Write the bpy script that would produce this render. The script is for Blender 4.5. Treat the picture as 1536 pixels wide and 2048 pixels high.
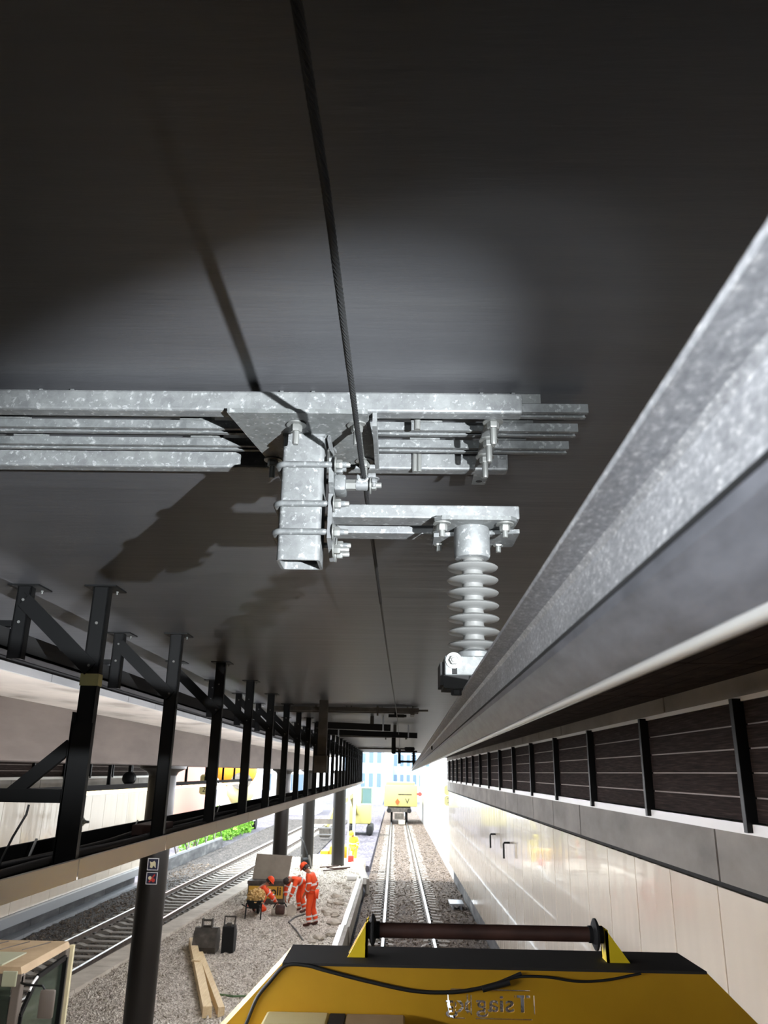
import bpy, bmesh, math, random
import numpy as np
from mathutils import Vector, Matrix, Quaternion, noise
random.seed(7); RNG = np.random.default_rng(11)
for o in list(bpy.data.objects): bpy.data.objects.remove(o)
S = bpy.context.scene
H = 4.7                       # height of the lens above the sleepers; all z below are given relative to it
R = math.radians

# ------------------------------------------------------------------ camera, sky, lamps, exposure
cd = bpy.data.cameras.new('camera'); cam = bpy.data.objects.new('camera', cd)
S.collection.objects.link(cam); S.camera = cam
cd.sensor_fit = 'VERTICAL'; cd.sensor_height = 36; cd.lens = 1559/2048*36; cd.clip_start = .02; cd.clip_end = 600
M3 = Matrix(((0.99977546, -0.01134258, 0.01789900), (0.01338281, -0.31692932, -0.94835474), (0.01642951, 0.94838133, -0.31670634)))
cam.matrix_world = Matrix.Translation((0, 0, H)) @ M3.to_4x4()
cd.dof.use_dof = True; cd.dof.focus_distance = 2.3; cd.dof.aperture_fstop = 11

W = bpy.data.worlds.new('sky'); S.world = W; W.use_nodes = True
bg = W.node_tree.nodes['Background']; bg.inputs[0].default_value = (.86, .94, 1, 1); bg.inputs[1].default_value = 6.6

def aim(o, d): o.rotation_euler = Vector(d).to_track_quat('-Z', 'Y').to_euler()
sd = bpy.data.lights.new('sun', 'SUN'); sd.energy = 7; sd.color = (1, .97, .92); sd.angle = R(2)
sun = bpy.data.objects.new('sun', sd); S.collection.objects.link(sun); aim(sun, (.35, .35, -.9))
def lamp(name, loc, d, watts, half, blend, rad, col, fall=0):
    l = bpy.data.lights.new(name, 'SPOT'); l.energy = watts; l.spot_size = 2*R(half); l.spot_blend = blend
    l.shadow_soft_size = rad; l.color = col
    if fall:                       # linear falloff set in place of inverse-square, evens near and far brightness
        l.use_nodes = True; nt = l.node_tree; em = nt.nodes['Emission']; f = nt.nodes.new('ShaderNodeLightFalloff'); f.inputs['Strength'].default_value = fall
        nt.links.new(f.outputs['Linear'], em.inputs['Strength'])
    o = bpy.data.objects.new(name, l); S.collection.objects.link(o); o.location = (loc[0], loc[1], loc[2]+H); aim(o, d); return o
lamp('torch', (.83, 0, .07), (-.44, .856, .273), 60, 20.5, .35, .012, (.93, .97, 1), .48)          # torch whose round beam shows on the soffit
lamp('torch_core', (.83, 0, .07), (-.52, .83, .235), 980, 18.5, .7, .012, (.93, .97, 1), .48)     # its bright centre
lamp('torch_spill', (.83, 0, .07), (-.38, .87, .25), 40, 38, 1.0, .012, (.95, .98, 1), .48)     # the same torch's wide spill
lamp('head_lamp', (-.25, -.5, .10), (.35, .93, .10), 170, 22, 1, .012, (.93, .97, 1))     # lamp of a person standing behind
S.view_settings.view_transform = 'Standard'; S.view_settings.look = 'None'
S.view_settings.exposure = 0; S.view_settings.gamma = 1; S.view_settings.use_curve_mapping = False

# ------------------------------------------------------------------ materials
def lin(h):
    c = [int(h[i:i+2], 16)/255 for i in (0, 2, 4)]
    return tuple((x/12.92 if x <= .04045 else ((x+.055)/1.055)**2.4) for x in c)+(1,)
def mat(name, col, rough=.6, metal=0, emit=None, es=0, coat=0, spec=.5):
    m = bpy.data.materials.new(name); m.use_nodes = True
    b = m.node_tree.nodes['Principled BSDF']
    b.inputs['Base Color'].default_value = lin(col) if isinstance(col, str) else tuple(col)+(1,)
    b.inputs['Roughness'].default_value = rough; b.inputs['Metallic'].default_value = metal
    b.inputs['Coat Weight'].default_value = coat; b.inputs['Specular IOR Level'].default_value = spec
    if emit: b.inputs['Emission Color'].default_value = lin(emit); b.inputs['Emission Strength'].default_value = es
    return m
def N(m, t, **k):
    n = m.node_tree.nodes.new('ShaderNode'+t)
    for a, v in k.items():
        if a in n.inputs: n.inputs[a].default_value = v
        else: setattr(n, a, v)
    return n
def L(m, a, b): m.node_tree.links.new(a, b)
def ramp(m, fac, stops):
    r = N(m, 'ValToRGB'); e = r.color_ramp.elements
    while len(e) < len(stops): e.new(.5)
    for i, (p, c) in enumerate(stops): e[i].position = p; e[i].color = lin(c) if isinstance(c, str) else (c, c, c, 1)
    L(m, fac, r.inputs[0]); return r.outputs[0]
def coords(m, scale=(1, 1, 1)):
    t = N(m, 'TexCoord'); p = N(m, 'Mapping'); p.inputs['Scale'].default_value = scale
    L(m, t.outputs['Object'], p.inputs[0]); return p.outputs[0]
def noisy(name, stops, scale=(1, 1, 1), ns=5, detail=6, rough=.7, metal=0, bump=0, bdist=.01, nr=.55, coat=0, spec=.5):
    m = mat(name, '808080', rough, metal, coat=coat, spec=spec); b = m.node_tree.nodes['Principled BSDF']
    c = coords(m, scale); n = N(m, 'TexNoise', Scale=ns, Detail=detail, Roughness=nr); L(m, c, n.inputs['Vector'])
    L(m, ramp(m, n.outputs[0], stops), b.inputs['Base Color'])
    if bump:
        bp = N(m, 'Bump', Strength=bump, Distance=bdist); L(m, n.outputs[0], bp.inputs['Height']); L(m, bp.outputs[0], b.inputs['Normal'])
    return m
def galvanised(name, a, b_, flake, scale=60, metal=.2, rough=.55):
    m = mat(name, '808080', rough, metal); b = m.node_tree.nodes['Principled BSDF']
    c = coords(m); v = N(m, 'TexVoronoi', Scale=scale); L(m, c, v.inputs['Vector'])
    n = N(m, 'TexNoise', Scale=14, Detail=5, Roughness=.7); L(m, c, n.inputs['Vector'])
    n2 = N(m, 'TexNoise', Scale=64, Detail=4, Roughness=.62); L(m, c, n2.inputs['Vector'])
    base = ramp(m, n.outputs[0], [(.3, a), (.7, b_)])
    sp = N(m, 'MixRGB', blend_type='MULTIPLY'); sp.inputs[0].default_value = .35
    g = N(m, 'RGBToBW'); L(m, v.outputs['Color'], g.inputs[0]); gr = ramp(m, g.outputs[0], [(.2, .55), (.8, 1.0)])
    L(m, base, sp.inputs[1]); L(m, gr, sp.inputs[2])
    mx = N(m, 'MixRGB'); L(m, ramp(m, n2.outputs[0], [(.57, 0.0), (.70, .6)]), mx.inputs[0])
    L(m, sp.outputs[0], mx.inputs[1]); mx.inputs[2].default_value = lin(flake)
    L(m, mx.outputs[0], b.inputs['Base Color'])
    bp = N(m, 'Bump', Strength=.25, Distance=.002); L(m, n2.outputs[0], bp.inputs['Height']); L(m, bp.outputs[0], b.inputs['Normal'])
    return m
MT = {}
MT['galv'] = galvanised('galvanised_steel', '585a5c', '727575', 'acb0b0')
MT['galvd'] = galvanised('galvanised_rail_steel', '505354', '6c6f70', 'a2a5a5', 80)
MT['plate'] = galvanised('galvanised_plate', '535656', '6b6e6e', 'a2a5a5', 90)
MT['bolt'] = mat('zinc_bolt', '787a78', .38, .5)
MT['porcelain'] = mat('grey_silicone', '606160', .42)
# extruded aluminium: fine sparkle
m = mat('extruded_aluminium', 'a9abae', .42, .25); b = m.node_tree.nodes['Principled BSDF']
c = coords(m, (1, .45, 1)); n = N(m, 'TexNoise', Scale=260, Detail=4, Roughness=.75); L(m, c, n.inputs['Vector'])
n2 = N(m, 'TexNoise', Scale=26, Detail=5, Roughness=.7); L(m, c, n2.inputs['Vector'])
mx = N(m, 'MixRGB', blend_type='MULTIPLY'); mx.inputs[0].default_value = 1
L(m, ramp(m, n.outputs[0], [(.35, '97999e'), (.56, 'b9bbc0'), (.70, 'ffffff')]), mx.inputs[1]); L(m, ramp(m, n2.outputs[0], [(.3, .72), (.65, 1.0)]), mx.inputs[2])
L(m, mx.outputs[0], b.inputs['Base Color'])
bp = N(m, 'Bump', Strength=.35, Distance=.0012); L(m, n.outputs[0], bp.inputs['Height']); L(m, bp.outputs[0], b.inputs['Normal'])
MT['alu'] = m
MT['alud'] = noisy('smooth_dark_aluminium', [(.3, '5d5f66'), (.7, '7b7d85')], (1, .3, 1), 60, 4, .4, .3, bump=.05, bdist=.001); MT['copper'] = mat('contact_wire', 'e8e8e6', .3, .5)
MT['cable'] = mat('dark_wire_rope', '2b2c2d', .55, .5)
# soffit concrete with streaks across the track
m = mat('dark_soffit_concrete', '606060', .42, spec=.5); b = m.node_tree.nodes['Principled BSDF']
c = coords(m, (.35, 3.2, 1)); n = N(m, 'TexNoise', Scale=1.6, Detail=7, Roughness=.62); L(m, c, n.inputs['Vector'])
c2 = coords(m); n2 = N(m, 'TexNoise', Scale=120, Detail=3, Roughness=.6); L(m, c2, n2.inputs['Vector'])
L(m, ramp(m, n.outputs[0], [(.32, '3b3c3f'), (.52, '404144'), (.72, '464749')]), b.inputs['Base Color'])
ad = N(m, 'Math', operation='MULTIPLY_ADD'); L(m, n.outputs[0], ad.inputs[0]); ad.inputs[1].default_value = 6; ad.inputs[2].default_value = 0
bp = N(m, 'Bump', Strength=.16, Distance=.006); L(m, ad.outputs[0], bp.inputs['Height']); L(m, bp.outputs[0], b.inputs['Normal'])
MT['soffit'] = m
MT['pale_soffit'] = noisy('board_marked_pale_concrete', [(.3, '7d766b'), (.45, 'aaa297'), (.62, 'bab2a6'), (.75, 'a09a8f')], (.5, .25, 1), 3.5, 8, .8, bump=.15)
MT['brown_beam'] = noisy('brown_grey_concrete', [(.3, '514841'), (.7, '625850')], (1, .3, 1.5), 3, 6, .85, bump=.1)
MT['concrete'] = noisy('grey_concrete', [(.3, '77736e'), (.55, '8d8882'), (.75, '9c968f')], (1, .5, 1), 2.2, 7, .8, bump=.12)
MT['conc_dark'] = noisy('stained_plinth_concrete', [(.3, '3c3c3e'), (.55, '5c5c5d'), (.75, '8a8a87')], (1, .3, 1), 2.5, 8, .85, bump=.2)
MT['clad'] = mat('white_enamel_cladding', 'e6dbca', .13, coat=.35)
_c = MT['clad']; _cc = coords(_c, (1, 1.6, .5)); _n = N(_c, 'TexNoise', Scale=1.5, Detail=1); L(_c, _cc, _n.inputs['Vector'])
_b = N(_c, 'Bump', Strength=.8, Distance=.02); L(_c, _n.outputs[0], _b.inputs['Height']); L(_c, _b.outputs[0], _c.node_tree.nodes['Principled BSDF'].inputs['Normal'])
MT['white'] = mat('white_painted_metal', 'e9e8e4', .45)
MT['black'] = mat('black_painted_steel', '08090a', .5, 0, spec=.3)
MT['blackm'] = mat('matt_black', '0d0d0e', .85)
MT['beige'] = noisy('beige_grey_fascia', [(.3, 'e9e2d8'), (.7, 'f4eee6')], (1, .3, 1), 2, 5, .6)
MT['fascia'] = noisy('grey_edge_tiles', [(.3, '8d8f8f'), (.7, 'a5a6a5')], (1, .3, 1), 3, 5, .6)
m = noisy('dark_slat_wood', [(.3, '1d1715'), (.55, '302724'), (.75, '463b36')], (1, .6, 14), 6, 6, .95, bump=.2, spec=.15); MT['wood'] = m
MT['woodline'] = mat('pale_slat_gap', '9b9087', .7)
MT['tape'] = mat('olive_tape', 'b5b27c', .5)
MT['cableblk'] = mat('black_rubber', '1b1c1d', .5)
MT['cablegrey'] = mat('grey_rubber', '4a4642', .6)
# ground
def gravel(name, stops, s1, s2, bump, dist):
    m = mat(name, '808080', .9); b = m.node_tree.nodes['Principled BSDF']; c = coords(m)
    v = N(m, 'TexVoronoi', Scale=s1); L(m, c, v.inputs['Vector']); g = N(m, 'RGBToBW'); L(m, v.outputs['Color'], g.inputs[0])
    n = N(m, 'TexNoise', Scale=s2, Detail=8, Roughness=.7); L(m, c, n.inputs['Vector'])
    ad = N(m, 'MixRGB'); ad.inputs[0].default_value = .55; L(m, g.outputs[0], ad.inputs[1]); L(m, n.outputs[0], ad.inputs[2])
    L(m, ramp(m, ad.outputs[0], stops), b.inputs['Base Color'])
    s = N(m, 'Math', operation='ADD'); L(m, v.outputs['Distance'], s.inputs[0]); L(m, n.outputs[0], s.inputs[1])
    bp = N(m, 'Bump', Strength=bump, Distance=dist); L(m, s.outputs[0], bp.inputs['Height']); L(m, bp.outputs[0], b.inputs['Normal']); return m
MT['gravel'] = gravel('crushed_fill', [(.22, '857b6d'), (.42, 'b7ac9d'), (.55, 'd6ccbd'), (.72, 'f1eade')], 26, 1.7, .9, .05)
MT['ballast'] = gravel('brown_ballast', [(.25, '362e29'), (.45, '5b4f46'), (.62, '786b60'), (.8, '9a8f84')], 17, 2.5, 1, .06)
MT['ballastd'] = gravel('dark_ballast', [(.25, '211f1e'), (.5, '3c3835'), (.8, '6d6762')], 15, 2.5, 1, .06)
MT['earth'] = gravel('pale_gravel', [(.25, '38353f'), (.5, '545059'), (.8, '7d787e')], 9, .7, .6, .05)
MT['stone'] = noisy('pale_rubble', [(.3, '9d9384'), (.7, 'd2cabb')], ns=3, detail=3, rough=.9)
MT['kerbpale'] = noisy('pale_edge_concrete', [(.3, 'b9b0a2'), (.7, 'd9d1c4')], ns=2, detail=6, rough=.85, bump=.1); MT['stoneb'] = noisy('brown_stone', [(.3, '40372f'), (.7, '8a7e71')], ns=3, detail=3, rough=.9)
MT['sleeper'] = noisy('sleeper_concrete', [(.3, '827d76'), (.7, 'a9a49b')], ns=4, detail=6, rough=.85, bump=.1)
MT['railside'] = noisy('rusty_rail_side', [(.3, '4b4038'), (.7, '6f6259')], ns=6, rough=.7, metal=.3)
MT['railhead'] = mat('polished_rail_head', 'd7dadd', .22, .9)
MT['yellow'] = noisy('yellow_machine_paint', [(.25, 'b98a12'), (.6, 'c99917'), (.8, 'd1a11d')], (1, 1, 1), 2.5, 8, .5, bump=.03)
MT['yellowb'] = mat('bright_yellow_paint', 'e8c81c', .45); MT['paley'] = mat('pale_yellow_paint', 'aea565', .5)
MT['rust'] = noisy('brown_roller', [(.3, '34201a'), (.7, '51352b')], ns=7, rough=.55)
MT['rub'] = mat('dark_bitumen_top', '262320', .75)
MT['timber'] = noisy('fresh_pine', [(.3, 'd9bd8d'), (.7, 'eed9b0')], (9, .8, 9), 3, 5, .65)
MT['orange'] = mat('hi_vis_orange', 'f2501d', .75)
MT['reflect'] = mat('reflective_tape', 'dcd9d6', .4)
MT['hiyellow'] = mat('hi_vis_yellow', 'e9d93a', .7)
MT['skin'] = mat('skin', 'a9745a', .6)
MT['boot'] = mat('boot_leather', '4c2a22', .7)
MT['hair'] = mat('dark_hair', '251a15', .7)
MT['steel_d'] = noisy('worn_dark_steel', [(.3, '3b3733'), (.6, '57524b'), (.8, '77706a')], ns=5, detail=7, rough=.6, metal=.3)
MT['boxgrey'] = noisy('dusty_box_lid', [(.3, '80776a'), (.7, '938a7c')], ns=2, detail=7, rough=.8)
MT['rubble'] = noisy('ochre_rubble', [(.3, 'a97d3e'), (.7, 'dcbd82')], ns=12, detail=4, rough=.9)
MT['labely'] = mat('yellow_label', 'cfa23a', .6)
MT['glass'] = mat('tinted_glass', '8fa08f', .05); MT['glass'].node_tree.nodes['Principled BSDF'].inputs['Transmission Weight'].default_value = .92
MT['cab'] = mat('brown_grey_cab_paint', '6d645b', .5)
MT['cabroof'] = noisy('dusty_cab_roof', [(.3, 'a48c6b'), (.7, 'bfa683')], ns=3, detail=6, rough=.7)
MT['hatch'] = mat('green_tinted_hatch', 'a9ab90', .35)
MT['navy'] = mat('dark_blue_sign', '23253c', .5)
MT['cream'] = mat('cream_print', 'd9cfa8', .6)
MT['red'] = mat('red_print', 'b8352a', .6)
MT['redw'] = mat('signal_red', 'e03e34', .5)
MT['signy'] = mat('pale_yellow_sign', 'efe7a8', .5)
MT['ink'] = mat('black_print', '17171a', .6)
MT['tube'] = mat('warm_luminaire_tube', 'fff3d8', .4, emit='f7f8ff', es=76); MT['tubefar'] = mat('warm_far_tube', 'fff3d8', .4, emit='ffe9b8', es=3.5)
MT['silver'] = mat('pale_grey_metal', 'a9adb2', .4, .4)
MT['blue'] = mat('pale_blue_facade', '9fb9cf', .7)
MT['bwin'] = mat('blue_window', '5d7285', .3)
MT['pink'] = mat('pink_facade', 'c99a8c', .8)
MT['leaf'] = noisy('bright_leaf', [(.3, '4d8a1e'), (.7, '9bcf4c')], ns=2, rough=.7)
MT['bark'] = mat('bark', '5a4a3a', .9)
MT['orangetank'] = mat('amber_drum_paint', 'ee9a22', .45)
MT['diamond'] = mat('orange_warning_diamond', 'b04a14', .6); MT['amberd'] = mat('cream_hopper', 'dccf9c', .55)

# ------------------------------------------------------------------ builders
COL = S.collection
class MB:
    def __init__(s): s.bm = bmesh.new()
    def quadbox(s, p):            # eight corners: 4 bottom ccw, 4 top ccw
        v = [s.bm.verts.new(q) for q in p]
        for f in ((3, 2, 1, 0), (4, 5, 6, 7), (0, 1, 5, 4), (1, 2, 6, 5), (2, 3, 7, 6), (3, 0, 4, 7)): s.bm.faces.new([v[i] for i in f])
        return v
    def hexa(s, p): s.quadbox(p); return s
    def box(s, x0, x1, y0, y1, z0, z1, bev=0):
        v = s.quadbox([(x0, y0, z0), (x1, y0, z0), (x1, y1, z0), (x0, y1, z0), (x0, y0, z1), (x1, y0, z1), (x1, y1, z1), (x0, y1, z1)])
        if bev:
            es = list({e for q in v for e in q.link_edges}); bmesh.ops.bevel(s.bm, geom=es, offset=bev, segments=2, affect='EDGES', profile=.5)
        return s
    def bar(s, a, b, w, h=None, up=(0, 0, 1)):     # rectangular bar from a to b
        a, b = Vector(a), Vector(b); h = h or w; d = (b-a).normalized(); u = Vector(up)
        r = d.cross(u)
        if r.length < 1e-4: r = d.cross(Vector((1, 0, 0)))
        r.normalize(); u = r.cross(d).normalized(); r *= w/2; u *= h/2
        s.quadbox([a-r-u, a+r-u, b+r-u, b-r-u, a-r+u, a+r+u, b+r+u, b-r+u]); return s
    def prism(s, pts, v0, v1, ax='y'):             # polygon extruded along an axis
        def P(p, t): return (p[0], t, p[1]) if ax == 'y' else ((t, p[0], p[1]) if ax == 'x' else (p[0], p[1], t))
        A = [s.bm.verts.new(P(p, v0)) for p in pts]; B = [s.bm.verts.new(P(p, v1)) for p in pts]; n = len(pts)
        s.bm.faces.new(A); s.bm.faces.new(B[::-1])
        for i in range(n): s.bm.faces.new([A[i], B[i], B[(i+1) % n], A[(i+1) % n]])
        return s
    def lathe(s, prof, c, d=(0, 0, 1), n=20, cap=True):    # prof [(r,t)...] along direction d from c
        q = Vector(d).to_track_quat('Z', 'Y'); c = Vector(c); rows = []
        for r, t in prof:
            rows.append([s.bm.verts.new(c+q @ Vector((r*math.cos(2*math.pi*i/n), r*math.sin(2*math.pi*i/n), t))) for i in range(n)])
        for a, b in zip(rows, rows[1:]):
            for i in range(n): s.bm.faces.new([a[i], a[(i+1) % n], b[(i+1) % n], b[i]])
        if cap: s.bm.faces.new(rows[0][::-1]); s.bm.faces.new(rows[-1])
        return s
    def cyl(s, a, b, r, n=14, r2=None):
        a, b = Vector(a), Vector(b); return s.lathe([(r, 0), (r if r2 is None else r2, (b-a).length)], a, b-a, n)
    def tube(s, pts, r, n=8, cap=True):
        P = [Vector(p) for p in pts]; rows = []; t0 = (P[1]-P[0]).normalized()
        nrm = t0.cross(Vector((.3, .2, 1))).normalized()
        for i, p in enumerate(P):
            t = (P[min(i+1, len(P)-1)]-P[max(i-1, 0)]).normalized(); nrm = (nrm-t*nrm.dot(t)).normalized(); b = t.cross(nrm)
            rr = r[i] if isinstance(r, (list, tuple)) else r
            rows.append([s.bm.verts.new(p+(nrm*math.cos(2*math.pi*k/n)+b*math.sin(2*math.pi*k/n))*rr) for k in range(n)])
        for a, b in zip(rows, rows[1:]):
            for i in range(n): s.bm.faces.new([a[i], a[(i+1) % n], b[(i+1) % n], b[i]])
        if cap: s.bm.faces.new(rows[0][::-1]); s.bm.faces.new(rows[-1])
        return s
    def bolt(s, c, d, r=.012, hexh=.014, shank=.03, washer=True):   # nut with protruding thread, pointing along d
        c = Vector(c); d = Vector(d).normalized()
        if washer: s.lathe([(r*1.7, 0), (r*1.7, r*.25)], c, d, 18)
        s.lathe([(r*.9, 0), (r, r*.15), (r, hexh*.85), (r*.88, hexh)], c+d*r*.25, d, 6)
        if shank: s.lathe([(r*.55, 0), (r*.55, shank*.9), (r*.45, shank)], c+d*hexh, d, 10)
        return s
    def build(s, name, m, parent=None, org=None, smooth=None):
        bm = s.bm; bmesh.ops.recalc_face_normals(bm, faces=bm.faces)
        for v in bm.verts: v.co.z += H
        if parent is None:
            xs = np.array([v.co for v in bm.verts]); lo, hi = xs.min(0), xs.max(0)
            org = Vector(((lo[0]+hi[0])/2, (lo[1]+hi[1])/2, lo[2])) if org is None else Vector(org)+Vector((0, 0, H))
        else: org = root_loc(parent)
        for v in bm.verts: v.co -= org
        me = bpy.data.meshes.new(name); bm.to_mesh(me); bm.free()
        if isinstance(m, str): m = MT[m]
        me.materials.append(m)
        if smooth:
            me.set_sharp_from_angle(angle=R(smooth)); me.polygons.foreach_set('use_smooth', [True]*len(me.polygons)); me.set_sharp_from_angle(angle=R(smooth))
        o = bpy.data.objects.new(name, me); COL.objects.link(o)
        if parent is None: o.location = org
        else: o.parent = parent
        return o
def root_loc(o):
    while o.parent: o = o.parent
    return Vector(o.location)
def tag(o, label, cat, group=None, kind=None):
    o['label'] = label; o['category'] = cat
    if group: o['group'] = group
    if kind: o['kind'] = kind
    return o
def empty(name, loc, label=None, cat=None, group=None):
    o = bpy.data.objects.new(name, None); COL.objects.link(o); o.location = (loc[0], loc[1], loc[2]+H); o.empty_display_size = .1
    if label: tag(o, label, cat, group)
    return o
def struct(o): o['kind'] = 'structure'; return o
def kids(o, tbl):
    return tbl.get(o.name, [])
def copy_tree(o, parent=None):
    c = o.copy(); COL.objects.link(c)
    if parent: c.parent = parent
    for ch in [x for x in bpy.data.objects if x.parent == o]: copy_tree(ch, c)
    return c
ORD = 'first second third fourth fifth sixth seventh eighth ninth tenth eleventh twelfth thirteenth fourteenth fifteenth sixteenth seventeenth eighteenth nineteenth twentieth twenty-first twenty-second twenty-third twenty-fourth twenty-fifth twenty-sixth twenty-seventh twenty-eighth twenty-ninth thirtieth'.split()
mx = lambda x: -8.38-x
def text_mesh(body, size, depth, m, name, parent, loc, rot, mirror=False, bold=False):
    cu = bpy.data.curves.new(name, 'FONT'); cu.body = body; cu.size = size; cu.extrude = depth; cu.align_x = 'CENTER'; cu.align_y = 'CENTER'
    if bold: cu.offset = size*.02
    t = bpy.data.objects.new('tmp', cu); COL.objects.link(t); bpy.context.view_layer.update()
    me = bpy.data.meshes.new_from_object(t.evaluated_get(bpy.context.evaluated_depsgraph_get())); bpy.data.objects.remove(t); bpy.data.curves.remove(cu)
    T = Matrix.Translation(Vector(loc)+Vector((0, 0, H))-(root_loc(parent) if parent else Vector())) @ rot.to_4x4()
    if mirror: T = T @ Matrix.Scale(-1, 4, (1, 0, 0))
    if mirror: T = T @ Matrix.Diagonal((1.22, 1, 1, 1))
    me.transform(T)
    tb = bmesh.new(); tb.from_mesh(me); bmesh.ops.remove_doubles(tb, verts=tb.verts, dist=1e-5); bmesh.ops.recalc_face_normals(tb, faces=tb.faces); tb.to_mesh(me); tb.free()
    me.materials.clear(); me.materials.append(MT[m]); me.name = name
    o = bpy.data.objects.new(name, me); COL.objects.link(o)
    if parent: o.parent = parent
    return o
FACE = Matrix.Rotation(R(90), 3, 'X')           # lettering that faces the camera (towards -y)

# ------------------------------------------------------------------ setting
Y0, Y1 = -4.0, 38.0
struct(MB().box(-2.7, 1.45, Y0, Y1, .87, 1.25).build('ceiling', 'soffit'))
b = MB().box(1.45, 2.95, Y0, 41, .75, 1.25); struct(b.build('ceiling_side', 'blackm'))
# slatted soffit strip above the right-hand wall: dark boards between cross joints
b = MB()
for k in range(20):
    y = -4+k*2.33
    for i in range(7): b.box(1.46+i*.165, 1.46+i*.165+.155, y, min(y+2.3, 41), .728, .752)
struct(b.build('ceiling_slats', 'wood'))
for sgn, nm in ((1, 'right'), (-1, 'left')):
    X = lambda x: x if sgn > 0 else mx(x)
    def bx(b, x0, x1, *a): x0, x1 = sorted((X(x0), X(x1))); return b.box(x0, x1, *a)
    ye = 41 if sgn > 0 else 37
    struct(bx(MB(), 2.76, 3.0, Y0, ye, -4.0, 1.25).build('wall_'+nm, 'concrete'))
    b = MB(); y = Y0
    while y < ye-.1: bx(b, 2.86, 3.2, y+.015, min(y+2.2, ye)-.015, -4.9, -4.0); y += 2.2
    struct(b.build('wall_'+nm+'_plinth', 'conc_dark')); struct(bx(MB(), 3.0, 3.25, Y0, ye, -4.9, -4.0).build('wall_'+nm+'_backing', 'blackm'))
    # concrete band blocks and upper band
    b = MB(); js = [-4, 1.9, 4.4, 6.86, 11.76, 13.72, 15.68, 17.62]+[17.62+1.95*i for i in range(1, 13)]
    js = [j for j in js if j < ye]+[ye]
    for a, c in zip(js, js[1:]): bx(b, 2.6, 2.732, a+.018, c-.018, -.78, -.385)
    struct(b.build('trim_1_'+nm, 'concrete'))
    b = MB()
    for a, c in zip(js, js[1:]): bx(b, 2.58, 2.75, a+.9, c+.86 if c < ye else ye, .585, .735)
    struct(b.build('trim_2_'+nm, 'concrete'))
    b = MB(); bx(b, 2.56, 2.75, Y0, ye, -.385, -.31); bx(b, 2.585, 2.75, Y0, ye, .55, .59)
    struct(b.build('trim_3_'+nm, 'white'))
    struct(bx(MB(), 2.735, 2.757, Y0, ye, -4.0, .75).build('trim_8_'+nm, 'blackm'))
    struct(bx(MB(), 2.63, 2.73, Y0, ye, -.82, -.785).build('trim_4_'+nm, 'blackm'))

# cladding panels, slatted wood panels and black mullions along both walls
def wall_things(sgn, y_end):
    X = lambda x: x if sgn > 0 else mx(x)
    side = 'right-hand wall' if sgn > 0 else 'far left wall'
    ks = range(0, 30)
    step = 1.155 if sgn > 0 else 1.36
    y = 6.99-step*6 if sgn > 0 else 23.28-step*5
    i = 0; proto = None
    while y < y_end:
        if proto is None:
            b = MB(); x0, x1 = sorted((X(2.62), X(2.70))); b.box(x0, x1, y+.009, y+step-.009, -4.05, -.83, .004)
            o = proto = b.build('cladding_panel', 'clad')
        else: o = proto.copy(); COL.objects.link(o); o.location.y = proto.location.y+step*i
        tag(o, 'glossy white cladding panel, one of the even row along the '+side, 'wall panel', 'white cladding panels on the '+side)
        y += step; i += 1
    y = 6.06-2.33*3; pp = pw = None; i = 0
    while y < y_end:
        if pp is None:
            x0, x1 = sorted((X(2.52), X(2.66)))
            pp = o = MB().box(x0, x1, y-.03, y+.035, -.37, .57, .004).build('panel_mullion', 'black')
            x0, x1 = sorted((X(2.6), X(2.7))); pw = w = empty('acoustic_panel', ((x0+x1)/2, y+1.16, -.31))
            b = MB(); b2 = MB(); g = MB(); n = 5; hh = .86/n
            for k in range(n):
                b.box(x0, x1, y+.04, y+2.29, -.305+k*hh+.006, -.305+(k+1)*hh-.006)
                if k: g.box(*sorted((X(2.612), X(2.7))), y+.04, y+2.29, -.305+k*hh-.006, -.305+k*hh+.006)
            b.build('slats', 'wood', pw); g.build('slat_joint', 'woodline', pw)
        else:
            o = pp.copy(); COL.objects.link(o); o.location.y = pp.location.y+2.33*i
            w = copy_tree(pw); w.location.y = pw.location.y+2.33*i
        if sgn > 0:
            vis = i-2
            tag(o, 'black upright strip between wood panels of right wall, %s from photo right edge' % ORD[max(vis-1, 0)] if vis >= 1 else 'black upright strip between wood panels behind the photographer', 'mullion', 'black strips between the wood panels on the right wall')
            tag(w, 'dark brown slatted wood panel of right wall, %s from the right edge of the photo' % ORD[max(vis, 0)] if vis >= 0 else 'dark slatted wood panel on the right wall behind the photographer', 'acoustic panel', 'slatted wood panels on the right wall')
        else:
            tag(o, 'thin black strip between wood panels high on the far left wall', 'mullion', 'black strips on the far left wall')
            tag(w, 'dark slatted wood panel high on the far left wall', 'acoustic panel', 'slatted wood panels on the far left wall')
        y += 2.33; i += 1
wall_things(1, 40); wall_things(-1, 36)

# centre slab and downstand beam on the columns, ceilings over the second track, unseen end wall added to keep light out behind
struct(MB().box(-5.68, -2.7, Y0, Y1, .622, 1.25).build('ceiling_centre', 'pale_soffit'))
b = MB(); y = Y0
while y < Y1:
    b.box(-2.70, -2.675, y+.008, min(y+.92, Y1)-.008, .622, .68); b.box(mx(-2.675), mx(-2.70), y+.008, min(y+.92, Y1)-.008, .622, .68); y += .92
struct(b.build('trim_5', 'fascia'))
struct(MB().box(-2.699, -2.688, Y0, Y1, .685, .868).build('trim_9', 'blackm'))  # black strip puts the darkness of the void above the fascia into colour
struct(MB().box(-4.68, -3.7, Y0, Y1, .045, .66, .02).build('ceiling_beam', 'brown_beam'))
struct(MB().box(-9.83, -5.68, Y0, Y1, .87, 1.25).box(-11.3, -9.83, Y0, Y1, .75, 1.25).build('ceiling_left', 'soffit'))
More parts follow.
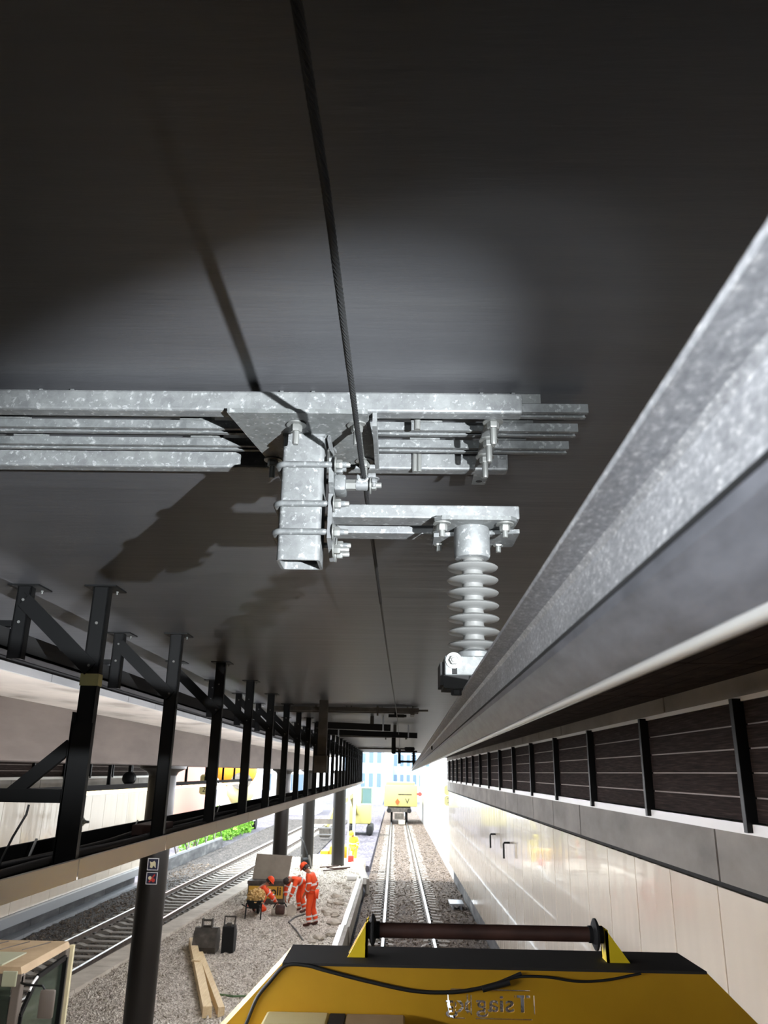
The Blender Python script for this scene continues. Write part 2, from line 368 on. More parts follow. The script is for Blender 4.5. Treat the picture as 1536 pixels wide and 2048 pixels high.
struct(MB().box(-11.3, 3.0, Y0-.3, Y0, -4.9, 1.25).build('wall_back', 'concrete'))
# ground: track beds, platform
struct(MB().box(-60, 40, -4, 220, -5.3, -5.0).build('floor', 'earth'))
def terrain(name, m, x0, x1, y0, y1, z, amp, nx, ny, skirt, key=None):
    b = MB(); bm = b.bm; g = []
    for j in range(ny+1):
        row = []
        for i in range(nx+1):
            dz = RNG.normal()*amp
            row.append(bm.verts.new((x0(y0+(y1-y0)*j/ny)+(x1-x0(y0+(y1-y0)*j/ny))*i/nx, y0+(y1-y0)*j/ny, z+dz+(key(i/nx, j/ny) if key else 0))))
        g.append(row)
    for j in range(ny):
        for i in range(nx): bm.faces.new([g[j][i], g[j][i+1], g[j+1][i+1], g[j+1][i]])
    if skirt:
        rim = [g[0][i] for i in range(nx+1)]+[g[j][nx] for j in range(1, ny+1)]+[g[ny][i] for i in range(nx-1, -1, -1)]+[g[j][0] for j in range(ny-1, 0, -1)]
        low = [bm.verts.new((v.co.x, v.co.y, skirt)) for v in rim]; n = len(rim)
        for i in range(n): bm.faces.new([rim[i], rim[(i+1) % n], low[(i+1) % n], low[i]])
        bm.faces.new(low)
    return struct(b.build(name, m, smooth=70))
PE = lambda y: -6.77+(y-18.35)*.0533             # left edge of the platform drifts with the second track
terrain('floor_platform', 'gravel', PE, -1.5, -3.5, 45, -4.35, .02, 70, 420, -5.02)
terrain('floor_ballast', 'ballast', lambda y: -1.2, 2.84, -3.5, 110, -4.83, .018, 46, 620, -5.02)
terrain('floor_ballast_left', 'ballastd', lambda y: -10.9, -4.6, -3.5, 85, -4.68, .018, 60, 420, -5.02)
terrain('floor_ballast_yard', 'earth', lambda y: -4.55, -1.3, 45, 110, -4.72, .02, 40, 240, -5.02)
# pale concrete edge of the platform on the second-track side and grey duct covers at the far wall
b = MB(); y = 10.0
while y < 44:
    b.quadbox([(PE(y)-.22, y, -4.99), (PE(y)+.34, y, -4.99), (PE(y+1.98)+.34, y+1.98, -4.99), (PE(y+1.98)-.22, y+1.98, -4.99),
               (PE(y)-.22, y, -4.285), (PE(y)+.34, y, -4.285), (PE(y+1.98)+.34, y+1.98, -4.285), (PE(y+1.98)-.22, y+1.98, -4.285)]); y += 2
struct(b.build('trim_6', 'kerbpale'))
b = MB(); y = 12
while y < 37: b.box(-10.98, -10.62, y, y+.98, -4.99, -4.6); y += 1
struct(b.build('trim_7', 'silver'))
struct(MB().box(-11.02, -10.85, 8, 37, -4.33, -4.06).build('trim_8', 'silver'))

# loose stones: uncountable, one object each
def stones(name, label, m, n, area, smin, smax, seed):
    rg = np.random.default_rng(seed)
    base = np.array([(1, 0, -.3), (-.5, .87, -.3), (-.5, -.87, -.3), (.55, .5, .55), (-.6, .3, .6), (.1, -.7, .5), (.9, .6, .1), (-.9, -.1, .1)])
    hull = bmesh.new(); [hull.verts.new(p) for p in base]; bmesh.ops.convex_hull(hull, input=hull.verts); hull.verts.ensure_lookup_table(); hull.verts.index_update()
    bv = np.array([v.co for v in hull.verts]); bf = [[v.index for v in f.verts] for f in hull.faces]; hull.free()
    V = []; F = []
    for k in range(n):
        x, y, z = area(rg); s = rg.uniform(smin, smax)*(1+max(0, rg.normal())*.35)
        a = rg.normal(size=4); a /= np.linalg.norm(a); q = Quaternion(a).to_matrix()
        v = (bv*rg.uniform(.6, 1.15, 3)*s) @ np.array(q).T+np.array((x, y, z+H)); o = len(V)*len(bv)
        V.append(v); F += [[i+o for i in f] for f in bf]
    me = bpy.data.meshes.new(name); me.from_pydata(np.vstack(V).tolist(), [], F); me.materials.append(MT[m]); me.update()
    o = bpy.data.objects.new(name, me); COL.objects.link(o); return tag(o, label, 'stones', kind='stuff')
def area_track(rg):
    y = 12+70*rg.random()**1.5; return rg.uniform(-1.15, 2.8), y, -4.82
def area_plat(rg):
    y = 14+28*rg.random()**1.2; return rg.uniform(PE(y)+.15, -1.7), y, -4.345
def area_left(rg):
    y = 16+28*rg.random(); return rg.uniform(-10.55, -6.9+.03*(y-20)), y, -4.67
stones('ballast_stones', 'brown ballast stones around the sleepers of the right-hand track', 'stoneb', 9000, area_track, .022, .045, 1)
stones('rubble_stones', 'pale crushed rubble scattered over the dug-up platform', 'stone', 6500, area_plat, .012, .035, 2)
stones('ballast_stones', 'dark ballast stones beside the left-hand track', 'stoneb', 5000, area_left, .022, .045, 3)
rg_big = [(-1.75+random.uniform(-.5, .15), random.uniform(21.5, 37), random.uniform(.06, .16)) for _ in range(26)]
for i, (x, y, s) in enumerate(rg_big):
    b = MB(); bmesh.ops.create_icosphere(b.bm, subdivisions=2, radius=s)
    for v in b.bm.verts: v.co = Vector((v.co.x*1.3, v.co.y, v.co.z*.6))*(1+random.uniform(-.22, .22))+Vector((x, y, -4.33+s*.3))
    tag(b.build('rubble_lump', 'stone'), 'broken pale concrete lump lying on the platform rubble behind the white kerb', 'rubble', 'concrete lumps near the platform kerb')

# ------------------------------------------------------------------ tracks
RP = [(-.06, 0), (.06, 0), (.06, .012), (.012, .03), (.009, .105), (.034, .115), (.036, .14), (-.036, .14), (-.034, .115), (-.009, .105), (-.012, .03), (-.06, .012)]
def rail(x0, x1, y0, y1, zh, label, seg=1):
    e = empty('rail', ((x0+x1)/2, (y0+y1)/2, zh-.15), label, 'rail', 'running rails')
    b = MB(); A = [b.bm.verts.new((x0+p[0], y0, zh-.15+p[1])) for p in RP]; B = [b.bm.verts.new((x1+p[0], y1, zh-.15+p[1])) for p in RP]; n = len(RP)
    b.bm.faces.new(A); b.bm.faces.new(B)
    for i in range(n): b.bm.faces.new([A[i], B[i], B[(i+1) % n], A[(i+1) % n]])
    b.build('rail_profile', 'railside', e)
    w = .033
    MB().hexa([(x0-w, y0, zh-.012), (x0+w, y0, zh-.012), (x1+w, y1, zh-.012), (x1-w, y1, zh-.012), (x0-w, y0, zh), (x0+w, y0, zh), (x1+w, y1, zh), (x1-w, y1, zh)]).build('running_surface', 'railhead', e)
    return e
rail(-.30, -.30, 6, 108, -4.66, 'shiny left rail of the right-hand track under the yellow vehicle')
rail(1.20, 1.20, 6, 108, -4.66, 'shiny right rail of the right-hand track beside the white wall')
D2 = .022
xt = lambda y, off: -8.1+(y-22)*D2+off
rail(xt(6, .75), xt(84, .75), 6, 84, -4.45, 'rail of the left-hand track nearer the dug-up platform')
rail(xt(6, -.75), xt(84, -.75), 6, 84, -4.45, 'rail of the left-hand track nearer the far wall')
def sleeper(cx, cy, zt, rot, label, group):
    e = empty('sleeper', (cx, cy, zt-.2), label, 'sleeper', group)
    b = MB(); P = [(-1.28, -.2), (1.28, -.2), (1.26, -.02), (.95, 0), (.5, 0), (.35, -.045), (-.35, -.045), (-.5, 0), (-.95, 0), (-1.26, -.02)]
    b.prism([(cx+p[0], zt+p[1]) for p in P], cy-.125, cy+.125); b.build('sleeper_body', 'sleeper', e)
    for s in (-1, 1):
        for q in (-1, 1): MB().box(cx+s*.75+q*.115-.035, cx+s*.75+q*.115+.035, cy-.07, cy+.07, zt-.005, zt+.04, .01).build('rail_clip', 'steel_d', e)
    e.rotation_euler.z = rot; return e
p1 = sleeper(.45, 20, -4.80, 0, 'concrete sleeper under the right-hand track, bedded in brown ballast', 'sleepers of the right-hand track')
for k in range(1, 100):
    c = copy_tree(p1); c.location.y = p1.location.y-4+k*.65 if k > 6 else p1.location.y-k*.65
for k, o in enumerate([o for o in bpy.data.objects if o.name.startswith('sleeper') and o.parent is None and o is not p1]):
    o.location.y = 16+.65*(k if k < 6 else k+1)+.1
p2 = sleeper(-8.1, 22, -4.59, -D2, 'concrete sleeper under the left-hand track beside the far wall', 'sleepers of the left-hand track')
for k in range(-14, 96):
    if k == 0: continue
    c = copy_tree(p2); y = 22+k*.64; c.location = (xt(y, 0), y, p2.location.z)

# ------------------------------------------------------------------ conductor rail
def rail_x(y): return .165+.0163*y
CR = [(0, .109), (-.043, .109), (-.045, .106), (-.045, .101), (-.022, .097), (-.018, .092), (-.018, .056), (-.0175, .050), (-.020, .047), (-.029, .044), (-.031, .040), (-.030, .033), (-.019, .018), (-.010, .006), (-.006, .002)]
prof = CR+[(-x, z) for x, z in CR[:0:-1]]
e = empty('conductor_rail', (rail_x(10), 10, .07), 'pale aluminium overhead conductor rail sweeping from the right foreground to the tunnel mouth', 'conductor rail')
b = MB(); ys = [-.6]+[i*1.0 for i in range(0, 37)]; prev = None
for y in ys:
    row = [b.bm.verts.new((rail_x(y)+p[0], y, .073+p[1])) for p in prof]
    if prev:
        for i in range(len(prof)): b.bm.faces.new([prev[i], row[i], row[(i+1) % len(prof)], prev[(i+1) % len(prof)]])
    else: b.bm.faces.new(row)
    prev = row
b.bm.faces.new(prev)
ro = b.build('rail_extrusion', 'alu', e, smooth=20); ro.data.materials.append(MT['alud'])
for f in ro.data.polygons:          # faces below the web take the smoother, darker second material
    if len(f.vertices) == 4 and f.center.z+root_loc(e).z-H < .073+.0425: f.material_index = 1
for q in (-1, 1): MB().hexa([(rail_x(-.6)+q*.0302-.0012, -.6, .073+.0405), (rail_x(-.6)+q*.0302+.0012, -.6, .073+.0405), (rail_x(36)+q*.0302+.0012, 36, .073+.0405), (rail_x(36)+q*.0302-.0012, 36, .073+.0405), (rail_x(-.6)+q*.0285-.0012, -.6, .073+.0455), (rail_x(-.6)+q*.0285+.0012, -.6, .073+.0455), (rail_x(36)+q*.0285+.0012, 36, .073+.0455), (rail_x(36)+q*.0285-.0012, 36, .073+.0455)]).build('seam', 'cableblk', e)
MB().tube([(rail_x(y), y, .0735) for y in ys], .005, 12).build('contact_wire', 'copper', e, smooth=40)
for y in (5.0,): MB().lathe([(.012, 0), (.012, .006), (.006, .009)], (rail_x(y)-.018, y, .147), (-1, 0, 0), 18).build('web_plug', 'blackm', e)

# ------------------------------------------------------------------ near support assembly
def channel(b, x0, x1, y, z, d, h, t=.005, lip=0):    # strut channel along x, open at the bottom
    b.box(x0, x1, y, y+t, z, z+h); b.box(x0, x1, y+d-t, y+d, z, z+h); b.box(x0, x1, y+t, y+d-t, z+h-t, z+h)
    if lip: b.box(x0, x1, y+t, y+t+lip, z, z+t*.8); b.box(x0, x1, y+d-t-lip, y+d-t, z, z+t*.8)
BX = -1.75
for nm, y, xr, lab in (('support_beam', 1.655, .289, 'front galvanised beam under the dark ceiling, nearest to the camera'), ('support_beam', 2.016, .305, 'rear galvanised beam under the dark ceiling, behind the three slotted rails')):
    e = empty('support_beam', (-.5, y, .80), lab, 'beam', 'galvanised beams of the near support')
    b = MB(); b.box(BX, xr, y, y+.042, .80, .852, .006); b.build('beam_profile', 'galv', e)
    if y < 1.8:
        for x in (-.83, -.245, .235):        # gusseted ceiling brackets
            g = MB()
            for s in (-.042, .034): g.prism([(y+.025, .852), (y+.125, .866), (y+.03, .868)][::1], x+s, x+s+.008, 'x')
            g.build('ceiling_bracket', 'galvd', e)
        g = MB(); g.cyl((.045, y+.1, .80), (.045, y+.1, .87), .008); g.bolt((.045, y+.1, .852), (0, 0, 1), .011, .013, 0); g.build('threaded_rod', 'bolt', e)
    else:
        g = MB(); g.cyl((.045, y-.005, .79), (.045, y-.005, .865), .007); g.cyl((.058, y-.005, .79), (.058, y-.005, .865), .006); g.build('threaded_rod', 'bolt', e)
for k, (y, lab) in enumerate(((1.715, 'slotted strut rail nearest the front beam, its end reaching furthest right'), (1.825, 'middle slotted strut rail between the two galvanised beams'), (1.935, 'slotted strut rail closest to the rear beam'))):
    e = empty('strut_rail', (-.5, y, .822), lab, 'strut rail', 'slotted strut rails of the near support')
    b = MB(); channel(b, BX, .452, y-.02, .822, .04, .022, .003, .009); b.build('channel', 'galvd', e)
    for x in (-1.0, -.52, .07, .3): MB().box(x-.04, x+.04, y-.018, y+.018, .846, .87).build('packing_block', 'plate', e)
# trapezoid plate with bent front edge
e = empty('mounting_plate', (-.23, 1.8, .785), 'trapezoid galvanised mounting plate bolted under the two beams', 'plate')
MB().prism([(-.397, 1.64), (-.073, 1.64), (-.060, 1.955), (-.385, 1.955), (-.395, 1.90)][:4] if 0 else [(-.40, 1.64), (-.073, 1.64), (-.058, 1.955), (-.345, 1.955)], .787, .7985, 'z').build('plate', 'plate', e)
MB().box(-.062, -.052, 1.66, 1.955, .765, .80).build('edge_flange', 'galv', e)
for (x, y) in ((-.245, 1.70), (-.335, 1.925), (-.09, 1.925), (-.10, 1.70)):
    MB().bolt((x, y, .787), (0, 0, -1), .014, .017, .036).build('bolt', 'bolt', e, smooth=30)
# square hollow post
e = empty('drop_post', (-.232, 1.803, .467), 'square hollow galvanised drop post hanging from the mounting plate', 'post')
def rrect(x0, x1, y0, y1, r, n=4):
    P = []
    for cx, cy, a in ((x1-r, y1-r, 0), (x0+r, y1-r, 90), (x0+r, y0+r, 180), (x1-r, y0+r, 270)):
        for i in range(n+1): t = R(a+90*i/n); P.append((cx+r*math.cos(t), cy+r*math.sin(t)))
    return P
b = MB(); O = rrect(-.284, -.182, 1.757, 1.855, .012); I = rrect(-.277, -.189, 1.764, 1.848, .007)
rings = [[b.bm.verts.new((p[0], p[1], z)) for p in q] for q, z in ((O, .787), (O, .467), (I, .467), (I, .787))]
for A, B in zip(rings, rings[1:]):
    n = len(A)
    for i in range(n): b.bm.faces.new([A[i], A[(i+1) % n], B[(i+1) % n], B[i]])
b.build('tube', 'galv', e, smooth=35)
b = MB(); b.prism([(-.285, 1.756), (-.181, 1.756), (-.160, 1.86), (-.29, 1.86)], .780, .787, 'z'); b.bar((-.172, 1.76, .782), (-.163, 1.85, .735), .006, .02); b.build('weld_collar', 'galv', e)
# U-bolts
def ubolt(z, xr, lab, nuts=True):
    e = empty('u_bolt', (-.232, 1.80, z), lab, 'u-bolt', 'u-bolts around the drop post')
    r = .0075; yF, yB = 1.748, 1.864; xl = -.300
    P = [(xr, yF, z)]+[(-.26, yF, z)]
    for i in range(9):
        t = R(90*i/8); P.append((-.272-.02*math.sin(t), yF+.02-.02*math.cos(t), z))
    for i in range(9):
        t = R(90*i/8); P.append((-.272-.02*math.cos(t), yB-.02+.02*math.sin(t), z))
    P += [(-.26, yB, z), (xr, yB, z)]
    MB().tube(P, r, 12).build('bent_rod', 'galvd', e, smooth=50)
    for y in (yF, yB): MB().bolt((xr-.028, y, z), (1, 0, 0), .012, .015, .022).build('nut', 'bolt', e, smooth=30)
ubolt(.703, -.125, 'highest of the three u-bolts on the drop post, holding the cable clamp')
ubolt(.603, -.125, 'middle u-bolt on the drop post, level with top of the cantilever arm')
ubolt(.533, -.125, 'lowest u-bolt on the drop post, just under the cantilever arm')
# cantilever arm: end plate and two channels
e = empty('cantilever_arm', (.05, 1.85, .50), 'galvanised twin-channel cantilever arm from the drop post to the insulator', 'bracket arm')
MB().prism([(1.738, .625), (1.90, .625), (1.90, .50), (1.84, .485), (1.738, .515)], -.165, -.155, 'x').build('end_plate', 'galv', e)
MB().box(-.158, .288, 1.757, 1.82, .573, .606, .003).build('channel', 'galv', e)
MB().box(-.158, .284, 1.885, 1.94, .573, .606, .003).build('channel', 'galv', e)
MB().bolt((-.155, 1.80, .505), (1, 0, 0), .012, .015, .024).bolt((-.155, 1.88, .515), (1, 0, 0), .012, .015, .02).build('bolt', 'bolt', e, smooth=30)
# insulator
IX, IY = .178, 1.80
e = empty('post_insulator', (IX, IY, .25), 'grey ribbed post insulator hanging from the cantilever arm above the conductor rail', 'insulator')
MB().prism([(IX-.092, IY-.06), (IX-.075, IY-.075), (IX+.085, IY-.075), (IX+.1, IY-.06), (IX+.1, IY+.12), (IX-.092, IY+.12)], .560, .570, 'z').build('top_plate', 'plate', e)
MB().prism([(IX-.09, IY+.02), (IX+.112, IY-.02), (IX+.112, IY+.10), (IX-.09, IY+.12)], .545, .555, 'z').build('clamp_plate', 'galvd', e)
for s in (-1, 1):
    for y in (IY-.045, IY+.085):
        MB().bolt((IX+s*.074, y, .560), (0, 0, -1), .0125, .016, .018).build('bolt', 'bolt', e, smooth=30)
MB().lathe([(.041, .562), (.043, .552), (.043, .492), (.040, .486), (.030, .484)], (IX, IY, 0), n=36).build('top_cap', 'galv', e, smooth=40)
prof = [(.028, .484)]
for k in range(7):
    z = .470-k*.0305
    prof += [(.024, z+.012), (.026, z+.004), (.056, z-.003), (.0605, z-.0065), (.058, z-.010), (.030, z-.0125), (.024, z-.016)]
prof += [(.024, .272), (.027, .268)]
MB().lathe(prof, (IX, IY, 0), n=44).build('shed_stack', 'porcelain', e, smooth=50)
MB().lathe([(.030, .268), (.040, .262), (.040, .250), (.036, .247)], (IX, IY, 0), n=30).build('bottom_cap', 'galv', e, smooth=40)
# rail clamp block
e = empty('rail_clamp', (IX-.02, IY, .172), 'galvanised clamp block with slotted nut gripping the conductor rail', 'clamp')
MB().box(.107, .245, IY-.06, IY+.06, .205, .248, .003).build('block', 'plate', e)
MB().box(.098, .115, IY-.045, IY+.06, .185, .235).box(.105, .16, IY-.055, IY+.05, .178, .206).build('jaw', 'blackm', e)
MB().bolt((.127, IY-.06, .237), (0, -1, 0), .0105, .009, .006).build('nut', 'bolt', e, smooth=30)
MB().box(.124, .134, IY-.0625, IY-.06, .207, .226).build('slot', 'blackm', e)
MB().bolt((.135, IY-.02, .18), (0, 0, -1), .012, .012, .0).build('bolt', 'blackm', e)
# perforated strap with three bolts across the rails
e = empty('perforated_strap', (.23, 1.9, .78), 'short steel strap with three bolts and a free end hole crossing the slotted rails', 'strap')
b = MB(); b.quadbox([(.205, 1.66, .806), (.245, 1.66, .806), (.255, 2.15, .806), (.215, 2.15, .806), (.205, 1.66, .812), (.245, 1.66, .812), (.255, 2.15, .812), (.215, 2.15, .812)])
b.build('strap', 'plate', e)
MB().lathe([(.009, 0), (.009, .001)], (.234, 2.12, .8045), n=16).build('hole', 'blackm', e)
for y in (1.715, 1.825, 1.935): MB().bolt((.205+.01*(y-1.66)/.49+.02, y, .806), (0, 0, -1), .0145, .016, .045).build('bolt', 'bolt', e, smooth=30)
# messenger cable and clamp
CP = [(-.12, -.5, .70), (-.104, .5, .70), (-.096, .8, .70), (-.092, 1.2, .698), (-.087, 1.69, .692), (-.085, 1.76, .690), (-.078, 2.4, .688), (-.06, 4.2, .684), (-.03, 6.6, .684), (0, 9, .695), (.025, 11.2, .71), (.06, 15, .69), (.10, 19.2, .70), (.15, 28, .66), (.2, 37.5, .68)]
P = []
for a, c in zip(CP, CP[1:]):
    for i in range(12): P.append(Vector(a).lerp(Vector(c), i/12))
P.append(Vector(CP[-1]))
e = empty('messenger_cable', (-.06, 4, .68), 'dark twisted wire rope running lengthwise just below the ceiling', 'cable')
b = MB(); b.tube(P, .0046, 10); bb = b
for s in range(7):       # seven outer strands twisted round the core
    Q = []
    for i in range(330):
        y = -.4+i*.0112; q = None
        for a, c in zip(CP, CP[1:]):
            if a[1] <= y <= c[1]: q = Vector(a).lerp(Vector(c), (y-a[1])/(c[1]-a[1])); break
        t = 2*math.pi*(y/.085+s/7); Q.append(q+Vector((math.cos(t), 0, math.sin(t)))*.0042)
    b.tube(Q, .0023, 5)
b.build('wire_rope', 'cable', e, smooth=60)
e = empty('cable_clamp', (-.09, 1.76, .66), 'small galvanised cable clamp on a threaded rod at the drop post', 'clamp')
MB().prism([(1.745, .72), (1.77, .735), (1.83, .725), (1.86, .69), (1.85, .655), (1.80, .640), (1.755, .66)], -.168, -.156, 'x').build('lug_plate', 'galvd', e)
MB().box(-.157, -.128, 1.775, 1.835, .648, .690, .006).bolt((-.157, 1.80, .712), (1, 0, 0), .013, .016, .012).build('fork', 'galvd', e, smooth=40)
MB().cyl((-.13, 1.80, .670), (-.104, 1.80, .670), .014, 6).build('hex_rod', 'bolt', e)
MB().cyl((-.104, 1.80, .670), (-.070, 1.80, .670), .014, 18).build('sleeve', 'galv', e, smooth=40)
MB().bolt((-.070, 1.80, .670), (1, 0, 0), .013, .013, .016).build('nut', 'bolt', e, smooth=30)
b = MB(); b.tube([(-.087+.012*math.cos(t), 1.79, .688+.012*math.sin(t)) for t in [R(160+i*22) for i in range(11)]], .005, 8)
b.bar((-.087, 1.79, .676), (-.087, 1.80, .682), .012); b.box(-.075, -.055, 1.782, 1.798, .684, .696, .002); b.bolt((-.06, 1.79, .684), (0, 0, -1), .008, .010, .012); b.build('saddle', 'galv', e, smooth=40)

# ------------------------------------------------------------------ suspended ledge and its hangers
def ledge(sgn):
    X = lambda x: x if sgn > 0 else mx(x)
    e = empty('suspended_ledge', (X(-1.6), 17, -.49), 'long beige-edged black cable ledge hung from the ceiling on steel frames' if sgn > 0 else 'far cable ledge hung beyond the round columns, above the left-hand track', 'ledge')
    def bx(b, x0, x1, *a): x0, x1 = sorted((X(x0), X(x1))); b.box(x0, x1, *a)
    b = MB(); y = 3.83-1.43*4
    while y < 37.5: bx(b, -1.445, -1.425, y+.007, y+1.423, -.482, -.396); y += 1.43
    b.build('edge_panel', 'beige', e)
    b = MB(); bx(b, -1.86, -1.445, -3.5, 37.5, -.475, -.44); bx(b, -1.88, -1.86, -3.5, 37.5, -.475, -.37); b.build('trough', 'blackm', e)
    return e
ledge(1); ledge(-1)
def hanger(Y, detail):
    e = empty('ceiling_hanger', (-1.49, Y, -.44))
    b = MB(); b.box(-1.53, -1.45, Y-.0, Y+.008, -.436, .862); b.box(-1.53, -1.522, Y, Y+.05, -.436, .862); b.box(-1.458, -1.45, Y, Y+.05, -.436, .862); b.build('front_post', 'black', e)
    b = MB(); b.box(-1.915, -1.845, Y, Y+.008, .50, .862); b.box(-1.853, -1.845, Y, Y+.05, .50, .862); b.box(-1.915, -1.907, Y, Y+.05, .50, .862); b.build('back_post', 'black', e)
    MB().bar((-1.87, Y-.006, .79), (-1.49, Y-.006, .455), .012, .075, (0, 0, 1)).bar((-1.87, Y+.012, .828), (-1.485, Y+.012, .49), .04, .006).build('diagonal_brace', 'black', e)
    for x in (-1.49, -1.88):
        MB().box(x-.08, x+.08, Y-.02, Y+.14, .862, .870).build('foot_plate', 'black', e)
        g = MB().bolt((x+.02, Y+.03, .862), (0, 0, -1), .007, .008, .008, False).bolt((x+.05, Y+.09, .862), (0, 0, -1), .007, .008, .012, False)
        g.bolt((x, Y, .68), (0, -1, 0), .0075, .008, 0, False)
        if x > -1.6: g.bolt((x-.005, Y-.012, .47), (0, -1, 0), .007, .008, 0, False)
        else: g.bolt((x+.01, Y-.012, .79), (0, -1, 0), .007, .008, 0, False)
        g.build('bolt', 'bolt', e)
    MB().box(-2.06, -1.85, Y+.01, Y+.05, .66, .69).build('tray_arm', 'black', e)
    return e
HY = [3.83+1.42*i for i in range(24)]
h0 = hanger(HY[0], True)
for i, y in enumerate(HY):
    o = h0 if i == 0 else copy_tree(h0)
    o.location.y = y
    tag(o, 'nearest black steel hanger frame, with an olive tape band round its post' if i == 0 else '%s black steel hanger frame from the camera along the near cable ledge' % ORD[i], 'hanger', 'hanger frames of the near cable ledge')
def extras(root, y, tape):
    if tape: MB().box(-1.534, -1.446, y-.004, y+.054, .375, .432).build('tape_band', 'tape', root)
    MB().box(-1.54, -1.44, y-.012, y-.001, -.42, .20).box(-1.545, -1.535, y-.012, y+.06, -.42, .25).build('post_sleeve', 'black', root)
    MB().bar((-1.54, y+.02, .10), (-1.80, y+.02, -.13), .03, .06).build('side_brace', 'black', root)
    MB().box(-2.3, -1.54, y, y+.05, -.16, -.10).build('cross_rail', 'black', root)
    MB().bolt((-1.44, y+.02, -.24), (1, 0, 0), .011, .01, .02).build('sleeve_bolt', 'bolt', root)
extras(h0, HY[0], True)
rz = [0]
# same frames on the far ledge (turned round)
k = 0
for i, y in enumerate([19.8, 21.3, 24.2, 27.1, 30.0, 32.9, 35.2]):
    c = h0.copy(); COL.objects.link(c)
    for ch in [x for x in bpy.data.objects if x.parent == h0 and x.name.split('.')[0] in ('front_post', 'back_post', 'diagonal_brace', 'foot_plate', 'tray_arm')]:
        d = ch.copy(); COL.objects.link(d); d.parent = c
    c.location = (-6.89, y, h0.location.z); c.rotation_euler.z = math.pi
    tag(c, 'black hanger frame of the far cable ledge, %s from the left edge of the photo' % ORD[i], 'hanger', 'hanger frames of the far cable ledge')
tag(MB().box(-2.06, -1.93, -3.5, 37, .548, .56).box(-1.945, -1.93, -3.5, 37, .548, .65).box(-2.06, -2.045, -3.5, 37, .548, .65).build('cable_tray', 'blackm'), 'black cable tray high behind the near hanger frames, under the ceiling', 'cable tray')
# cables lying in the trough
for i, (a, x0, m, lab) in enumerate(((.03, -1.55, 'cablegrey', 'thick grey-brown cable wandering along the front of the near ledge'), (.05, -1.66, 'cableblk', 'black cable wandering along the middle of the near ledge'), (.04, -1.76, 'cablegrey', 'grey cable along the back edge of the near ledge'), (.03, -1.61, 'cableblk', 'second black cable between the grey ones on the near ledge'))):
    rr = (.02, .016, .014, .012)[i]
    ph = i*1.7; pts = [(x0+a*math.sin(y*1.1+ph)+.02*math.sin(y*2.9), y, -.438+rr+.004) for y in np.arange(2.2, 30, .25)]
    tag(MB().tube(pts, rr, 7).build('ledge_cable', m, smooth=60), lab, 'cable', 'cables on the near ledge')
tag(MB().box(-1.76, -1.60, 5.6, 6.05, -.43, -.36, .008).build('tool_case', 'rust'), 'small dark red case lying on the near ledge between two hangers', 'case')
for i, (y, lab) in enumerate(((4.15, 'short pale cable tie end standing up on the near ledge, closest to the camera'), (5.75, 'pale cable tie end standing beside the red case'), (8.4, 'pale cable tie end standing further along the near ledge'))):
    tag(MB().bar((-1.80, y, -.44), (-1.77, y, -.34), .012, .008).build('cable_tie', 'white'), lab, 'cable tie', 'cable ties on the near ledge')
tag(MB().tube([(-1.60, 3.62, -.16), (-1.605, 3.62, -.2), (-1.64, 3.6, -.29), (-1.665, 3.58, -.38), (-1.67, 3.57, -.43)], .005, 6).build('loose_cable', 'cableblk'), 'thin black cable dangling from the cross rail of the nearest hanger', 'cable')
# luminaires under both ledges; near row unseen, added to light wall and soffit
for sgn, x, tz in ((-1, -6.93, -.56), (1, -1.872, -.56)):
    for k in range(24):
        y = (1.0 if sgn > 0 else -2)+k*1.62
        if y > 36: break
        e = empty('luminaire', (x, y+.8, tz-.05), 'lit warm white tube luminaire in the row under the far ledge' if sgn < 0 else 'warm white tube luminaire hidden under the near ledge', 'luminaire', 'tube luminaires under the far ledge' if sgn < 0 else 'tube luminaires under the near ledge')
        MB().cyl((x, y+.04, tz), (x, y+1.56, tz), .042 if sgn < 0 else .045, 10).build('tube', 'tubefar' if sgn < 0 else 'tube', e, smooth=40)
        for q in (.3, 1.2): MB().box(x-.015, x+.015, y+q, y+q+.06, tz+.02, -.475).build('hanger_clip', 'black', e)
tag(MB().lathe([(.13, 0), (.16, .04), (.16, .2), (.11, .24)], (-6.86, 21.3, -.255), (.0, -1, .0), 24).build('signal_lamp', 'black', smooth=40), 'round black lamp housing hung at the far ledge left of the round column', 'lamp')

# ------------------------------------------------------------------ far supports hung under the ceiling
def far_beam(Y, xl, xr, label, post):
    e = empty('support_beam', ((xl+xr)/2, Y, .80), label, 'beam', 'dark beams across the ceiling further down the tunnel')
    MB().box(xl, xr-.13, Y, Y+.05, .795, .85).box(xl, xr, Y+.06, Y+.10, .81, .835).box(xl, xr-.13, Y+.30, Y+.35, .795, .85).build('beam_profile', 'steel_d', e)
    g = MB(); n = 5
    for k in range(n):
        x = xl+.25+(xr-xl-.5)*k/(n-1)
        for s in (-.04, .03): g.box(x+s, x+s+.01, Y, Y+.1, .85, .87)
    g.build('ceiling_bracket', 'steel_d', e)
    MB().box(xr-.24, xr-.19, Y-.02, Y+.4, .755, .795).cyl((xr-.7, Y, .74), (xr-.7, Y, .87), .012).build('strap', 'steel_d', e)
far_beam(11.1, -1.75, .45, 'dark beam across the ceiling beyond the insulator, carrying the wire rope', None)
far_beam(19.3, -1.35, .47, 'thin dark beam across the ceiling far down the tunnel, holding the small drop post', None)
far_beam(29.5, -1.35, .72, 'farthest dark beam across the ceiling near the tunnel mouth', None)
e = empty('cable_clamp', (.02, 11.1, .70), 'dark cable clamp under the second ceiling beam', 'clamp')
